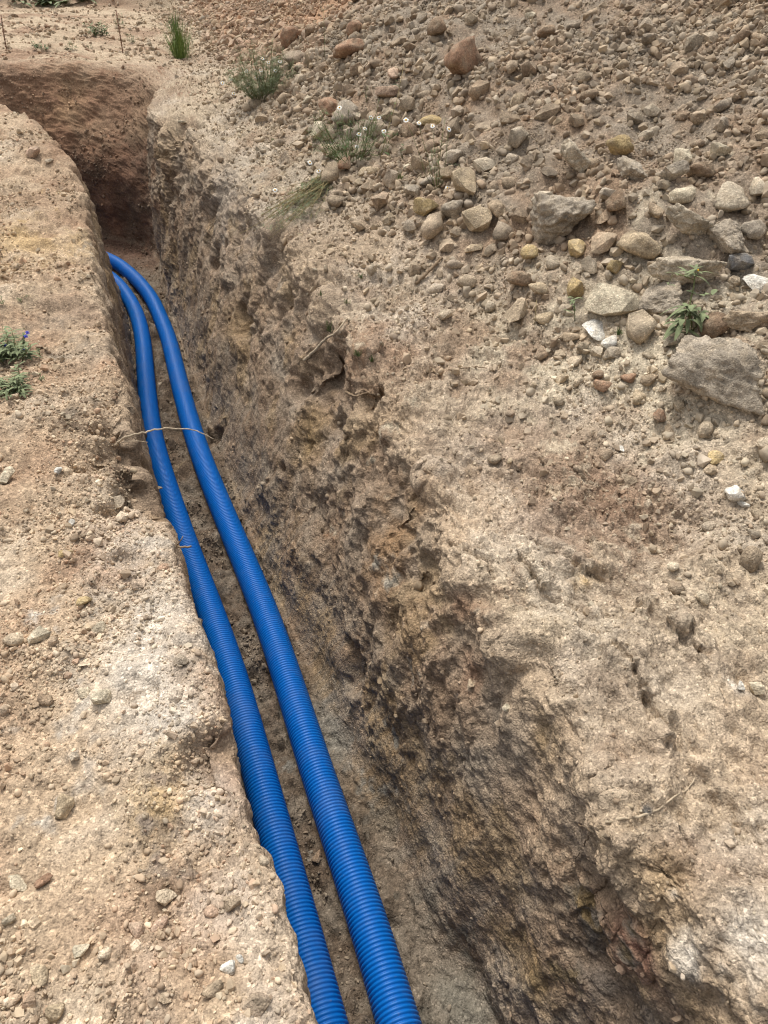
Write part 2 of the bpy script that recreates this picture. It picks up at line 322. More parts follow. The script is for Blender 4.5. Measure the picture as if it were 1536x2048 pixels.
# ------------------------------------------------------------------ materials
def mat(name):
    m = bpy.data.materials.new(name); m.use_nodes = True; nt = m.node_tree
    b = nt.nodes['Principled BSDF']; b.inputs['Roughness'].default_value = .95; b.inputs['Specular IOR Level'].default_value = .15
    return m, nt, b
def node(nt, typ, **kw):
    n = nt.nodes.new(typ)
    for k, v in kw.items():
        if k in n.inputs: n.inputs[k].default_value = v
        else: setattr(n, k, v)
    return n
def ramp(nt, src, pts):
    r = nt.nodes.new('ShaderNodeValToRGB'); e = r.color_ramp.elements
    while len(e) < len(pts): e.new(.5)
    for k, (p, c) in enumerate(pts): e[k].position = p; e[k].color = (c, c, c, 1) if not hasattr(c, '__len__') else (*c, 1)
    nt.links.new(src, r.inputs[0]); return r.outputs[0]
def mixn(nt, mode, fac, a, b):
    m = nt.nodes.new('ShaderNodeMix'); m.data_type = 'RGBA'; m.blend_type = mode
    for s, v in ((0, fac), (6, a), (7, b)):
        if hasattr(v, 'links'): nt.links.new(v, m.inputs[s])
        elif hasattr(v, '__len__'): m.inputs[s].default_value = (*v, 1)
        else: m.inputs[s].default_value = v
    return m.outputs[2]
def grit(nt, b, coord, scale, bump, colour, speck=.5):
    """fine grain: colour variation, pale and dark grains and relief, at a scale below the mesh"""
    L = nt.links
    n1 = node(nt, 'ShaderNodeTexNoise', Scale=55*scale, Detail=4.0, Roughness=.65); L.new(coord, n1.inputs['Vector'])
    n2 = node(nt, 'ShaderNodeTexNoise', Scale=230*scale, Detail=1.5, Roughness=.7); L.new(coord, n2.inputs['Vector'])
    v1 = node(nt, 'ShaderNodeTexVoronoi', Scale=150*scale); L.new(coord, v1.inputs['Vector'])
    c = mixn(nt, 'MULTIPLY', 1.0, colour, ramp(nt, n1.outputs['Fac'], [(.30, .72), (.5, .98), (.70, 1.2)]))
    c = mixn(nt, 'MULTIPLY', 1.0, c, ramp(nt, n2.outputs['Fac'], [(.28, .70), (.5, 1.0), (.72, 1.25)]))
    sep = node(nt, 'ShaderNodeSeparateColor'); L.new(v1.outputs['Color'], sep.inputs[0])
    c = mixn(nt, 'MULTIPLY', speck, c, ramp(nt, sep.outputs[0], [(0, .62), (.2, .95), (.8, 1.05), (1, 1.7)]))
    L.new(c, b.inputs['Base Color'])
    b1 = node(nt, 'ShaderNodeBump', Strength=bump, Distance=.012/scale); L.new(n1.outputs['Fac'], b1.inputs['Height'])
    inv2 = node(nt, 'ShaderNodeMath', operation='SUBTRACT'); inv2.inputs[0].default_value = 1; L.new(v1.outputs['Distance'], inv2.inputs[1])
    b3 = node(nt, 'ShaderNodeBump', Strength=bump*.8, Distance=.0030/scale); L.new(inv2.outputs[0], b3.inputs['Height']); L.new(b1.outputs[0], b3.inputs['Normal'])
    L.new(b3.outputs[0], b.inputs['Normal'])
M = {}
m, nt, b = mat('soil'); M['soil'] = m
at_ = node(nt, 'ShaderNodeAttribute', attribute_name='earth'); geo = node(nt, 'ShaderNodeNewGeometry')
grit(nt, b, geo.outputs['Position'], 1.0, .9, at_.outputs['Color'], .8)
def stone_mat(name, source):
    m, nt, b = mat(name); L = nt.links
    if source == 'object':
        oi = node(nt, 'ShaderNodeObjectInfo'); base, rnd = oi.outputs['Color'], oi.outputs['Random']
    else:
        a = node(nt, 'ShaderNodeAttribute', attribute_name='tint', attribute_type='INSTANCER'); base = a.outputs['Color']
    geo = node(nt, 'ShaderNodeNewGeometry'); pos = geo.outputs['Position']
    n0 = node(nt, 'ShaderNodeTexNoise', Scale=60.0 if source != 'object' else 22.0, Detail=3.0, Roughness=.6); L.new(pos, n0.inputs['Vector'])
    c = mixn(nt, 'MIX', ramp(nt, n0.outputs['Fac'], [(.45, 0), (.64, .55)]), base, (.36, .29, .205))      # caked earth
    n3 = node(nt, 'ShaderNodeTexNoise', Scale=13.0, Detail=3.0); L.new(pos, n3.inputs['Vector'])
    c = mixn(nt, 'MULTIPLY', .8, c, ramp(nt, n3.outputs['Fac'], [(.32, .58), (.5, 1.0), (.66, 1.36)]))
    if source == 'object': grit(nt, b, pos, 1.3, .9, c, .6)
    else:
        L.new(c, b.inputs['Base Color']); bp = node(nt, 'ShaderNodeBump', Strength=.5, Distance=.006); L.new(n0.outputs['Fac'], bp.inputs['Height']); L.new(bp.outputs[0], b.inputs['Normal'])
    return m
M['stone'] = stone_mat('stone', 'object'); M['rubble'] = stone_mat('rubble', 'instancer')
def plain(name, c, rough=.8, spec=.2, var=.25, scale=40, bump=.3):
    m, nt, b = mat(name); b.inputs['Roughness'].default_value = rough; b.inputs['Specular IOR Level'].default_value = spec
    geo = node(nt, 'ShaderNodeNewGeometry'); n = node(nt, 'ShaderNodeTexNoise', Scale=scale, Detail=4.0); nt.links.new(geo.outputs['Position'], n.inputs['Vector'])
    nt.links.new(mixn(nt, 'MULTIPLY', 1.0, c, ramp(nt, n.outputs['Fac'], [(.3, 1-var), (.7, 1+var)])), b.inputs['Base Color'])
    if bump:
        bp = node(nt, 'ShaderNodeBump', Strength=bump, Distance=.003); nt.links.new(n.outputs['Fac'], bp.inputs['Height']); nt.links.new(bp.outputs[0], b.inputs['Normal'])
    M[name] = m; return m
plain('leaf_green', (.085,.130,.045), .7, .2, .4, 30, 0); plain('leaf_grey', (.175,.205,.105), .75, .2, .35, 30, 0); plain('leaf_fresh', (.14,.20,.055), .65, .2, .4, 30, 0)
plain('stem_green', (.12,.14,.05), .7, .2, .3, 60, 0); plain('stem_dry', (.25,.20,.10), .85, .1, .35, 60, 0)
plain('petal', (.82,.82,.78), .6, .2, .05, 60, 0); plain('yellow_disc', (.75,.42,.02), .7, .2, .2, 300, 0); plain('blue_petal', (.035,.05,.42), .6, .2, .2, 60, 0)
plain('root', (.42,.34,.24), .85, .15, .35, 80, .4); plain('root_dark', (.22,.16,.105), .9, .1, .35, 80, .4); plain('rust', (.16,.085,.05), .8, .3, .4, 60, .3)
# blue corrugated plastic with a film of dust
m, nt, b = mat('blue_plastic'); M['blue'] = m
geo = node(nt, 'ShaderNodeNewGeometry')
n = node(nt, 'ShaderNodeTexNoise', Scale=6.0, Detail=8.0, Roughness=.7); nt.links.new(geo.outputs['Position'], n.inputs['Vector'])
n2 = node(nt, 'ShaderNodeTexNoise', Scale=90.0, Detail=4.0, Roughness=.7); nt.links.new(geo.outputs['Position'], n2.inputs['Vector'])
c = mixn(nt, 'MIX', ramp(nt, n.outputs['Fac'], [(.5, 0), (.78, .16)]), (.001, .122, .45), (.22, .18, .13))
c = mixn(nt, 'MIX', ramp(nt, n2.outputs['Fac'], [(.64, 0), (.72, .4)]), c, (.20, .17, .13))
nt.links.new(c, b.inputs['Base Color']); b.inputs['Roughness'].default_value = .42; b.inputs['Specular IOR Level'].default_value = .3
nt.links.new(ramp(nt, n.outputs['Fac'], [(.35, .36), (.7, .52)]), b.inputs['Roughness'])

tick('mats')
# ------------------------------------------------------------------ object helpers
def tag(o, label=None, cat=None, group=None, kind=None):
    if label: o['label'] = label
    if cat: o['category'] = cat
    if group: o['group'] = group
    if kind: o['kind'] = kind
    return o
def link(name, me, parent=None, m=None):
    o = bpy.data.objects.new(name, me); C.objects.link(o)
    if m is not None and me is not None and not me.materials: me.materials.append(m)
    if parent is not None: o.parent = parent
    return o
def empty(name, loc):
    o = bpy.data.objects.new(name, None); o.empty_display_size = .05; o.location = loc; C.objects.link(o); return o
def np_mesh(name, V, F, smooth_=True):
    me = bpy.data.meshes.new(name); V = np.asarray(V, np.float32); F = np.asarray(F, np.int32); k = F.shape[1]
    me.vertices.add(len(V)); me.vertices.foreach_set('co', V.ravel())
    me.loops.add(F.size); me.loops.foreach_set('vertex_index', F.ravel())
    me.polygons.add(len(F)); me.polygons.foreach_set('loop_start', np.arange(0, F.size, k, dtype=np.int32))
    me.update(calc_edges=True)
    me.polygons.foreach_set('use_smooth', np.full(len(F), bool(smooth_)))
    return me

# ------------------------------------------------------------------ the ground pieces: each its own mesh, sharing edges and normals
i_far = int(np.searchsorted(S, 9.6))
def piece(name, r0, r1, c0, c1, label):
    sub = P[r0:r1+1, c0:c1+1]; h, w = sub.shape[:2]
    idx = np.arange(h*w).reshape(h, w)
    F = np.stack([idx[:-1, :-1], idx[:-1, 1:], idx[1:, 1:], idx[1:, :-1]], -1).reshape(-1, 4)
    me = np_mesh(name, sub.reshape(-1, 3), F)
    ca = me.attributes.new('earth', 'FLOAT_COLOR', 'POINT')
    ca.data.foreach_set('color', np.c_[rgb[r0:r1+1, c0:c1+1].reshape(-1, 3), np.ones(h*w, np.float32)].astype(np.float32).ravel())
    me.normals_split_custom_set_from_vertices(N[r0:r1+1, c0:c1+1].reshape(-1, 3).tolist())
    o = link(name, me, None, M['soil']); tag(o, label, 'ground', kind='structure'); return o
piece('ground_left', 0, NR-1, 0, jB-4, 'bare tan stony ground along the left edge of the trench')
piece('trench_wall_left', 0, NR-1, jB-4, jC, 'shaded cut earth wall below the left rim of the trench')
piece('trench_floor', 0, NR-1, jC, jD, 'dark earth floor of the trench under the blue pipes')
piece('trench_wall_right', 0, i_far, jD, jE, 'rough brown excavated earth wall right of the blue pipes')
piece('trench_wall_end', i_far, NR-1, jD, jE, 'reddish clay wall closing the far end of the trench')
piece('ground_right', 0, i_far, jE, NC-1, 'dusty bank and long spoil heap slope right of the trench')
piece('ground_far', i_far, NR-1, jE, NC-1, 'flat worked ground beyond the far end of the trench')
# the ground goes on to the horizon around the built piece
loop = np.concatenate([P[:, 0][::-6], P[0, ::24], P[::6, -1], P[-1, ::-24]]); loop[:, 2] = np.maximum(loop[:, 2], -.2)
cen = np.array([0, 8, 0]); out = loop-cen; out[:, 2] = 0; out /= np.linalg.norm(out, axis=1, keepdims=True)
rings = [loop]+[np.c_[(cen+out*r)[:, :2], np.full(len(loop), z)] for r, z in ((34, 1.2), (60, .9), (350, .5))]
nl = len(loop); V = np.concatenate(rings); k = np.arange(nl); kn = (k+1) % nl
F = np.concatenate([np.stack([r*nl+k, r*nl+kn, (r+1)*nl+kn, (r+1)*nl+k], 1) for r in range(3)])
me = np_mesh('ground_outer', V, F); ca = me.attributes.new('earth', 'FLOAT_COLOR', 'POINT'); ca.data.foreach_set('color', np.tile(np.array([.36,.27,.185,1], np.float32), len(V)))
tag(link('ground_outer', me, None, M['soil']), 'bare earth reaching to the horizon around the site', 'ground', kind='structure')
tick('ground')

# ------------------------------------------------------------------ blue corrugated pipes
def spline(pts, step):
    pts = np.asarray(pts, float); s = np.linspace(0, len(pts)-1, 400*len(pts)); q = catmull(pts, s)
    d = np.r_[0, np.cumsum(np.linalg.norm(np.diff(q, axis=0), axis=1))]
    t = np.arange(0, d[-1], step); return np.stack([np.interp(t, d, q[:, k]) for k in range(3)], 1), t
def pipe(name, pts, label, seed):
    PITCH_, RO, SEG = .0132, .0625, 30
    q, t = spline(pts, PITCH_/6)
    for _ in range(3):                                         # take the kinks out
        k = np.ones(151)/151; q = np.stack([np.convolve(np.pad(q[:, c], 75, 'reflect', reflect_type='odd'), k, 'valid') for c in range(3)], 1)
    T = np.gradient(q, axis=0); T /= np.linalg.norm(T, axis=1, keepdims=True)
    X = np.cross(T, [0, 0, 1]); X /= np.linalg.norm(X, axis=1, keepdims=True); Y = np.cross(X, T)
    prof = np.array([0, .62, .95, 1, .95, .62])
    r = RO-.0068*(1-prof[np.arange(len(q)) % 6])
    a = np.linspace(0, 2*np.pi, SEG, endpoint=False)
    V = q[:, None]+r[:, None, None]*(np.cos(a)[None, :, None]*X[:, None]+np.sin(a)[None, :, None]*Y[:, None])
    n = len(q); i = np.arange(n-1)[:, None]*SEG; j = np.arange(SEG)[None]; jn = (j+1) % SEG
    F = np.stack([i+j, i+jn, i+SEG+jn, i+SEG+j], -1).reshape(-1, 4)
    me = np_mesh(name, V.reshape(-1, 3), F)
    o = link(name, me, None, M['blue']); tag(o, label, 'pipe', 'blue pipes laid along the trench floor'); return o
ZP = -.93
right_px = [(797,2048),(738,1848),(636,1550),(573,1350),(520.6,1200),(436.6,1000),(391,880),(360,770),(338,680),(321,636),(304,598),(276,562),(249,538),(229,523)]
left_px = [(651,2048),(599,1848),(519,1550),(465,1350),(413,1200),(355,1040),(307,880),(293,770),(287,690),(280,650),(269,617),(252,589),(236,568)]
def trace(px, far):
    p = [level(x, y, ZP) for x, y in px]; d = p[0]-p[1]; d /= np.linalg.norm(d)
    return [p[0]+d*1.4, p[0]+d*.7]+p+[np.array(f) for f in far]
rp = trace(right_px, [(-.22, 8.28, ZP), (-.66, 8.68, ZP), (-1.4, 9.0, ZP), (-3.5, 9.25, ZP)]); lp = trace(left_px, [(-.12, 7.6, ZP), (-.36, 8.08, ZP), (-.8, 8.55, ZP), (-1.6, 8.85, ZP), (-3.5, 9.0, ZP)])
pipe('corrugated_pipe', rp, 'blue corrugated plastic pipe lying nearer the right wall, bending left at the far end', 1)
pipe('corrugated_pipe', lp, 'blue corrugated plastic pipe partly hidden by the left edge of the trench', 2)
tick('pipes')

# ------------------------------------------------------------------ stones
def unit_rock(seed, p, nplanes, flat, rough, sub):
    import bmesh
    g = np.random.default_rng(seed); bm = bmesh.new(); bmesh.ops.create_icosphere(bm, subdivisions=sub, radius=1)
    V = np.array([v.co[:] for v in bm.verts], np.float32); F = np.array([[v.index for v in f.verts] for f in bm.faces], np.int32); bm.free()
    n = g.normal(size=(nplanes, 3)); n /= np.linalg.norm(n, axis=1, keepdims=True); d = g.uniform(.62, 1.0, nplanes)
    k = np.clip(V@n.T, 0, None)/d; r = ((k**p).sum(1)+.55**p)**(-1/p)
    V = V*r[:, None]
    V = V*(1+rough*pnoise(V*1.9+seed*3.1)+rough*.6*pnoise(V*4.3+seed)+rough*.35*pnoise(V*9+seed*2))[:, None]
    if sub > 3: V = V*(1+.05*(1-3*np.abs(pnoise(V*3.1+seed)))+.030*pnoise(V*13+seed)+.022*pnoise(V*27+seed)+.05*ledges(pnoise(V*2.2+seed*1.7), 5, .15))[:, None]
    V *= np.array([1, g.uniform(.68, .95), flat*g.uniform(.85, 1.15)])
    V -= (V.max(0)+V.min(0))/2; V /= (V.max(0)-V.min(0))[0]
    me = np_mesh('stone', V, F); me['tall'] = float(V[:, 2].max()-V[:, 2].min()); return me
def hull_rock(seed, npts, flat, sub, rough):
    import bmesh
    g = np.random.default_rng(seed); p = g.normal(size=(npts, 3)); p /= np.linalg.norm(p, axis=1, keepdims=True)
    p *= g.uniform(.78, 1.0, (npts, 1)); p *= np.array([1, g.uniform(.62, .95), flat*g.uniform(.85, 1.2)])
    bm = bmesh.new(); vs_ = [bm.verts.new(v) for v in p.tolist()]
    r = bmesh.ops.convex_hull(bm, input=vs_); bmesh.ops.delete(bm, geom=[v for v in bm.verts if not v.link_faces], context='VERTS')
    if sub:
        bmesh.ops.subdivide_edges(bm, edges=bm.edges[:], cuts=sub, use_grid_fill=True); bmesh.ops.triangulate(bm, faces=bm.faces[:])
        bmesh.ops.smooth_vert(bm, verts=bm.verts[:], factor=.35 if sub > 1 else .12, use_axis_x=True, use_axis_y=True, use_axis_z=True)
    bm.verts.ensure_lookup_table(); bmesh.ops.recalc_face_normals(bm, faces=bm.faces[:])
    V = np.array([v.co[:] for v in bm.verts], np.float32); F = np.array([[v.index for v in f.verts] for f in bm.faces], np.int32); bm.free()
    if rough: V = V*(1+rough*pnoise(V*1.7+seed*3.1)+rough*.7*pnoise(V*4.1+seed)+rough*.5*pnoise(V*10+seed*2))[:, None]
    V -= (V.max(0)+V.min(0))/2; V /= (V.max(0)-V.min(0))[0]
    me = np_mesh('stone', V, F, bool(sub)); me['tall'] = float(V[:, 2].max()-V[:, 2].min())
    if sub: me.set_sharp_from_angle(angle=R(32))
    return me
KIND = {'block': (16, 11, .72, .10), 'slab': (18, 11, .36, .08), 'clod': (7, 12, .74, .20), 'round': (5, 10, .66, .12), 'rugged': (11, 12, .74, .17), 'crag': (13, 10, .70, .14)}
PROTO = {k: [unit_rock(100*i+s, *v, 5 if k == 'crag' else 3) for s in range(5)] for i, (k, v) in enumerate(KIND.items())}
PROTO_S = {k: [unit_rock(100*i+s+50, *v, 2) for s in range(6)] for i, (k, v) in enumerate(KIND.items()) if k != 'crag'}
PROTO['block'] = [hull_rock(700+s, 15, .75, 3, .10) for s in range(6)]; PROTO['slab'] = [hull_rock(720+s, 15, .38, 3, .08) for s in range(4)]
PROTO_S['block'] = [hull_rock(740+s, 15, .75, 1, .08) for s in range(8)]; PROTO_S['rugged'] = [hull_rock(760+s, 18, .8, 1, .16) for s in range(6)]
for L_ in list(PROTO.values())+list(PROTO_S.values()):
    for me in L_: me.materials.append(M['stone'])
STONE = dict(grey=(.335,.285,.222), dark_grey=(.17,.165,.16), pale=(.43,.365,.275), cream=(.52,.45,.33), white=(.66,.63,.56), buff=(.40,.315,.21), tan=(.35,.27,.185), ochre=(.40,.30,.155), brown=(.23,.16,.105), reddish=(.30,.185,.12), pinkish=(.41,.29,.21))
cache()
def frame_of(n, yaw, tilt):
    n = Vector(n).normalized(); q = n.to_track_quat('Z', 'Y')
    return (q @ Euler((tilt[0], tilt[1], yaw)).to_quaternion())
stones = []      # placed singly: obj, px, py, short name
def put_stone(pos, n, width, tall, kind, colr, yaw, tilt, embed, idx=None, deep=1.0):
    me = random.choice(PROTO[kind] if idx is None else PROTO_S[kind])
    hz = me['tall']*tall*width
    o = link('stone', me)
    o.rotation_mode = 'QUATERNION'; nv = (Vector(n)+Vector((0, 0, .8))).normalized()
    o.rotation_quaternion = frame_of(nv, yaw, tilt); o.scale = (width, width*deep, width*tall)
    o.location = Vector(pos)+nv*hz*(.5-embed)
    j = 1+random.uniform(-.08, .08); o.color = (*[min(1, v*j) for v in STONE[colr]], 1)
    return o
HAND = [  # px, py, width px, height factor, kind, colour, label, short name used to find its neighbours
 (1445,735,205,.72,'rugged','grey','largest grey boulder, at the right edge of the photo on pale grit','largest grey boulder'),
 (1230,590,108,.9,'slab','cream','pale flat-topped limestone block left of the leafy weed','flat pale limestone block'),
 (1370,530,140,.8,'rugged','pale','broad pale tan boulder behind the leafy weed','broad boulder behind the leafy weed'),
 (1335,592,100,.7,'rugged','grey','grey brown knobbly boulder right under the broad pale boulder','knobbly boulder beside the leafy weed'),
 (1500,635,105,.9,'rugged','tan','brown tan crumbly boulder just above the largest grey boulder','crumbly boulder above the largest boulder'),
 (1470,522,58,.9,'block','dark_grey','dark slate grey angular stone near the right edge of the photo','dark slate grey stone'),
 (1512,556,58,.8,'slab','white','whitish layered flat stone below the dark slate grey stone','whitish layered stone'),
 (1425,650,58,.9,'clod','brown','brown crumbly clod between the leafy weed and the largest boulder','brown clod by the leafy weed'),
 (1147,300,76,1.25,'rugged','pale','tall pale tan pitted boulder on the lower spoil slope','tall pitted boulder'),
 (1237,287,60,.95,'clod','ochre','orange brown earth clod right of the tall pitted boulder','orange brown clod'),
 (1263,330,88,.8,'rugged','grey','grey rough boulder below the orange brown clod','grey boulder under the orange clod'),
 (1345,338,54,.8,'block','grey','light grey wedge stone right of the grey rough boulder','light grey wedge stone'),
 (1360,315,50,.75,'block','cream','pale cream stone on top of the light grey wedge stone','cream stone over the grey wedge'),
 (1400,336,52,.9,'clod','brown','brown clod right of the light grey wedge stone','brown clod by the grey wedge'),
 (1440,297,40,.75,'block','cream','small cream wedge stone high on the right spoil slope','small cream wedge'),
 (1122,440,132,.8,'rugged','grey','broad grey boulder with chalky veins at the foot of the heap','broad chalky grey boulder'),
 (1380,440,104,.95,'rugged','pale','big pale rugged boulder at the foot of the heap','big pale rugged boulder'),
 (1467,402,68,.7,'rugged','pale','pale blocky stone above right of the big pale rugged boulder','pale blocky stone'),
 (1280,490,98,.75,'clod','buff','large flat tan ochre clod between the two big boulders','large flat ochre clod'),
 (1360,388,50,.85,'round','cream','round buff stone directly above the big pale rugged boulder','round buff stone'),
 (1455,475,88,.75,'rugged','grey','grey brown boulder right of the big pale rugged boulder','grey brown boulder'),
 (1515,375,52,.8,'block','pale','pale stone cut by the right edge of the photo','pale stone at the photo edge'),
 (1505,450,58,.8,'clod','grey','grey lump at the right edge above the slate grey stone','grey lump at the photo edge'),
 (1057,500,48,.85,'clod','ochre','ochre clod lower left of the broad chalky grey boulder','ochre clod by the chalky boulder'),
 (1152,492,44,.85,'block','ochre','yellow ochre block just under the broad chalky grey boulder','yellow ochre block'),
 (1085,395,42,.8,'block','pale','pale grey stone above the broad chalky grey boulder','pale stone over the chalky boulder'),
 (1240,400,48,.9,'clod','brown','brown clod right of the broad chalky grey boulder','brown clod by the chalky boulder'),
 (1215,385,36,.9,'block','grey','small grey stone over the brown clod near the chalky boulder','small grey stone near the chalky boulder'),
 (1310,420,46,.9,'clod','tan','tan clod left of the big pale rugged boulder','tan clod by the rugged boulder'),
 (1290,265,30,.8,'block','pale','small pale stone upper right of the orange brown clod','small pale stone above the clod'),
 (1475,72,30,.9,'clod','brown','brown clod near the top right corner of the photo','brown clod at the top right'),
 (1096,58,42,.85,'clod','brown','dark brown damp lump near the top of the heap','dark damp lump'),
 (1060,25,22,.8,'block','cream','small pale stone near the top, left of the dark damp lump','small pale stone at the top'),
 (583,75,42,1.1,'clod','reddish','round reddish clod high on the left part of the heap','round reddish clod'),
 (618,62,30,.9,'clod','brown','brown clod touching the round reddish clod','brown clod by the reddish clod'),
 (697,95,68,.65,'clod','reddish','wide orange brown earth clod near the upper middle of the heap','wide orange brown clod'),
 (707,52,34,.9,'clod','reddish','reddish brown clod above the wide orange brown clod','reddish brown clod'),
 (875,57,40,1.0,'clod','brown','brown lump with a dark hollow beside it on the upper heap','brown lump on the upper heap'),
 (930,120,92,.9,'clod','reddish','large brown earth lump with gravel stuck to it, upper heap','large brown earth lump'),
 (787,138,50,.7,'round','pinkish','long pinkish tan stone left of the large brown earth lump','long pinkish stone'),
 (775,175,48,.6,'block','pinkish','pinkish slab stone below the long pinkish stone','pinkish slab stone'),
 (860,228,48,.7,'slab','ochre','tilted brown slab below the large brown earth lump','tilted brown slab'),
 (655,208,54,.85,'clod','reddish','brown red clod above the chamomile clump','brown red clod'),
 (692,228,50,.8,'rugged','grey','light grey lump behind the chamomile clump','light grey lump'),
 (635,255,46,.75,'block','cream','cream stone left of the chamomile clump','cream stone by the chamomile'),
 (608,192,26,.8,'round','cream','small cream pebble right of the chamomile bush','small cream pebble'),
 (850,413,50,.95,'block','ochre','cube shaped ochre stone left of the grey rounded stone','cube shaped ochre stone'),
 (905,411,50,.95,'clod','grey','grey rounded stone between the ochre cube and the buff block','grey rounded stone'),
 (957,440,64,.85,'block','buff','buff squarish block right of the grey rounded stone','buff squarish block'),
 (937,362,62,.75,'block','buff','tan angular stone above the buff squarish block','tan angular stone'),
 (900,346,40,.85,'block','tan','tan stone left of the tan angular stone','tan stone'),
 (995,412,46,.9,'clod','tan','brown tan clod above right of the buff squarish block','tan clod'),
 (827,372,42,.7,'block','grey','grey tan flat stone above the cube shaped ochre stone','grey tan flat stone'),
 (852,352,38,.9,'round','grey','roundish grey stone left of the tan stone','roundish grey stone'),
 (841,326,38,.95,'block','tan','grey brown stone above the roundish grey stone','grey brown stone'),
 (815,322,24,.9,'slab','cream','small cream flake left of the grey brown stone','small cream flake'),
 (904,312,36,.75,'block','grey','grey stone above the tan angular stone','grey stone'),
 (965,330,48,.6,'block','pale','pale stone above right of the tan angular stone','pale stone'),
 (745,336,30,.9,'round','buff','rounded tan stone below the chamomile clump','rounded tan stone'),
 (720,338,26,.9,'round','buff','small tan stone at the foot of the chamomile clump','small tan stone at the clump'),
 (690,325,34,.8,'clod','reddish','reddish clod under the chamomile clump','reddish clod under the clump'),
 (1145,575,50,.9,'block','ochre','ochre stone left of the flat pale limestone block','ochre stone by the limestone block'),
 (1040,552,54,.9,'clod','brown','brown clod at the left end of the pale grit','brown clod at the pale grit'),
 (1078,572,42,.8,'clod','buff','tan clod right of the brown clod at the pale grit','tan clod at the pale grit'),
 (1226,530,30,1.1,'block','ochre','upright yellow stone above the flat pale limestone block','upright yellow stone'),
 (1195,650,58,.8,'slab','white','long white flake below the flat pale limestone block','long white flake'),
 (1221,677,34,.8,'slab','white','smaller white flake below the long white flake','smaller white flake'),
 (1140,670,36,.8,'round','tan','rounded tan pebble left of the long white flake','rounded tan pebble'),
 (1088,630,38,.9,'round','buff','tan rounded stone lower left of the ochre stone','tan rounded stone at the grit'),
 (1198,742,34,.9,'clod','brown','brown stone lying below the two white flakes','brown stone below the white flakes'),
 (1205,770,36,.8,'block','reddish','reddish stone under the brown stone below the white flakes','reddish stone'),
 (1257,752,30,.8,'round','reddish','reddish pebble left of the largest grey boulder','reddish pebble'),
 (1295,756,32,.9,'clod','tan','tan clod close left of the largest grey boulder','tan clod by the largest boulder'),
 (1278,790,34,.7,'round','buff','buff pebble below left of the largest grey boulder','buff pebble'),
 (1340,860,46,.6,'round','tan','flat tan stone below the largest grey boulder','flat tan stone'),
 (1315,828,38,.55,'round','reddish','reddish flat pebble above the flat tan stone','reddish flat pebble'),
 (1430,915,34,.85,'block','ochre','yellowish angular stone on the right bank above the white chunk','yellowish angular stone'),
 (1466,985,38,.85,'rugged','white','white chalk chunk near the right edge of the photo','white chalk chunk'),
 (1487,1006,24,.9,'rugged','white','smaller white lump below the white chalk chunk','smaller white lump'),
 (1420,935,32,.9,'clod','tan','tan clod between the yellowish stone and the chalk chunk','tan clod on the right bank'),
 (1240,895,16,.8,'block','white','white fleck of chalk alone on the brown bank','white fleck on the brown bank'),
 (1515,1370,32,.9,'block','cream','cream stone in the right bank at the photo edge','cream stone in the right bank'),
 (1480,1365,22,.7,'block','white','white chalk fragments left of the cream stone in the bank','white fragments in the bank'),
 (1012,1405,20,1.3,'slab','cream','narrow cream stone stuck upright in the trench wall','narrow upright stone in the wall'),
 (940,1365,22,.9,'block','tan','tan stone bedded in the middle of the trench wall','tan stone in the wall'),
 (1015,920,18,.6,'round','buff','flat buff pebble on the brown right bank','flat buff pebble on the bank'),
 (367,238,18,.7,'round','cream','single cream pebble on the far right bank of the trench','single cream pebble'),
 (68,303,28,.7,'block','pinkish','pale pinkish stone on the far left bank','pinkish stone on the far left bank'),
 (98,318,16,.8,'round','pale','small pale stone right of the pinkish stone, far left bank','small pale stone on the far left bank'),
 (10,950,44,.6,'block','cream','pale stone cut by the left edge of the photo','pale stone at the left photo edge'),
 (80,1270,40,.9,'block','cream','split pale stone lying alone on the left ground','split pale stone'),
 (203,1387,38,.8,'block','cream','pale angular stone near the whitish patch on the left ground','pale angular stone'),
 (172,1378,26,.6,'slab','cream','flat pale flake left of the pale angular stone','flat pale flake'),
 (150,1513,26,.6,'block','grey','bluish grey stone on the left ground','bluish grey stone'),
 (200,1255,30,.8,'block','cream','cream stone right of the split pale stone','cream stone on the left ground'),
 (170,1200,30,.7,'clod','ochre','yellow ochre clod above the cream stone on the left ground','yellow ochre clod'),
 (130,1102,28,.7,'block','ochre','bright yellowish stone alone on the left ground','bright yellowish stone'),
 (127,1608,50,.75,'block','buff','largest tan stone on the lower left ground','largest tan stone, lower left'),
 (35,1757,52,.5,'round','cream','long pale oval stone at the left photo edge','long pale oval stone'),
 (92,1757,36,.85,'round','reddish','reddish rounded stone right of the long pale oval stone','reddish rounded stone'),
 (20,1835,28,.9,'block','cream','cream stone below the long pale oval stone','cream stone at the left edge'),
 (160,1890,32,.8,'block','cream','squarish cream stone on the lower left ground','squarish cream stone'),
 (78,1952,46,.6,'round','buff','long tan stone near the bottom left corner','long tan stone'),
 (110,2012,38,.8,'round','buff','round buff stone at the bottom left','round buff stone, bottom left'),
 (275,1850,38,1.0,'round','pinkish','upright rounded stone with white patches beside the small crack','upright white-patched stone'),
 (316,1842,42,.6,'round','pinkish','flat white-patched stone right of the upright one','flat white-patched stone'),
 (455,1932,30,.8,'block','white','pale grey white wedge near the bottom, left of the pipes','pale grey wedge'),
 (478,1914,26,.8,'round','white','whitish round stone touching the pale grey wedge','whitish round stone'),
 (427,1972,44,.8,'clod','tan','tan clod below the whitish round stone','tan clod at the bottom'),
 (405,1887,24,.6,'block','pinkish','pinkish triangular chip left of the pale grey wedge','pinkish chip'),
 (143,1042,18,.7,'block','white','small white chip on the left ground, upper of two','small white chip'),
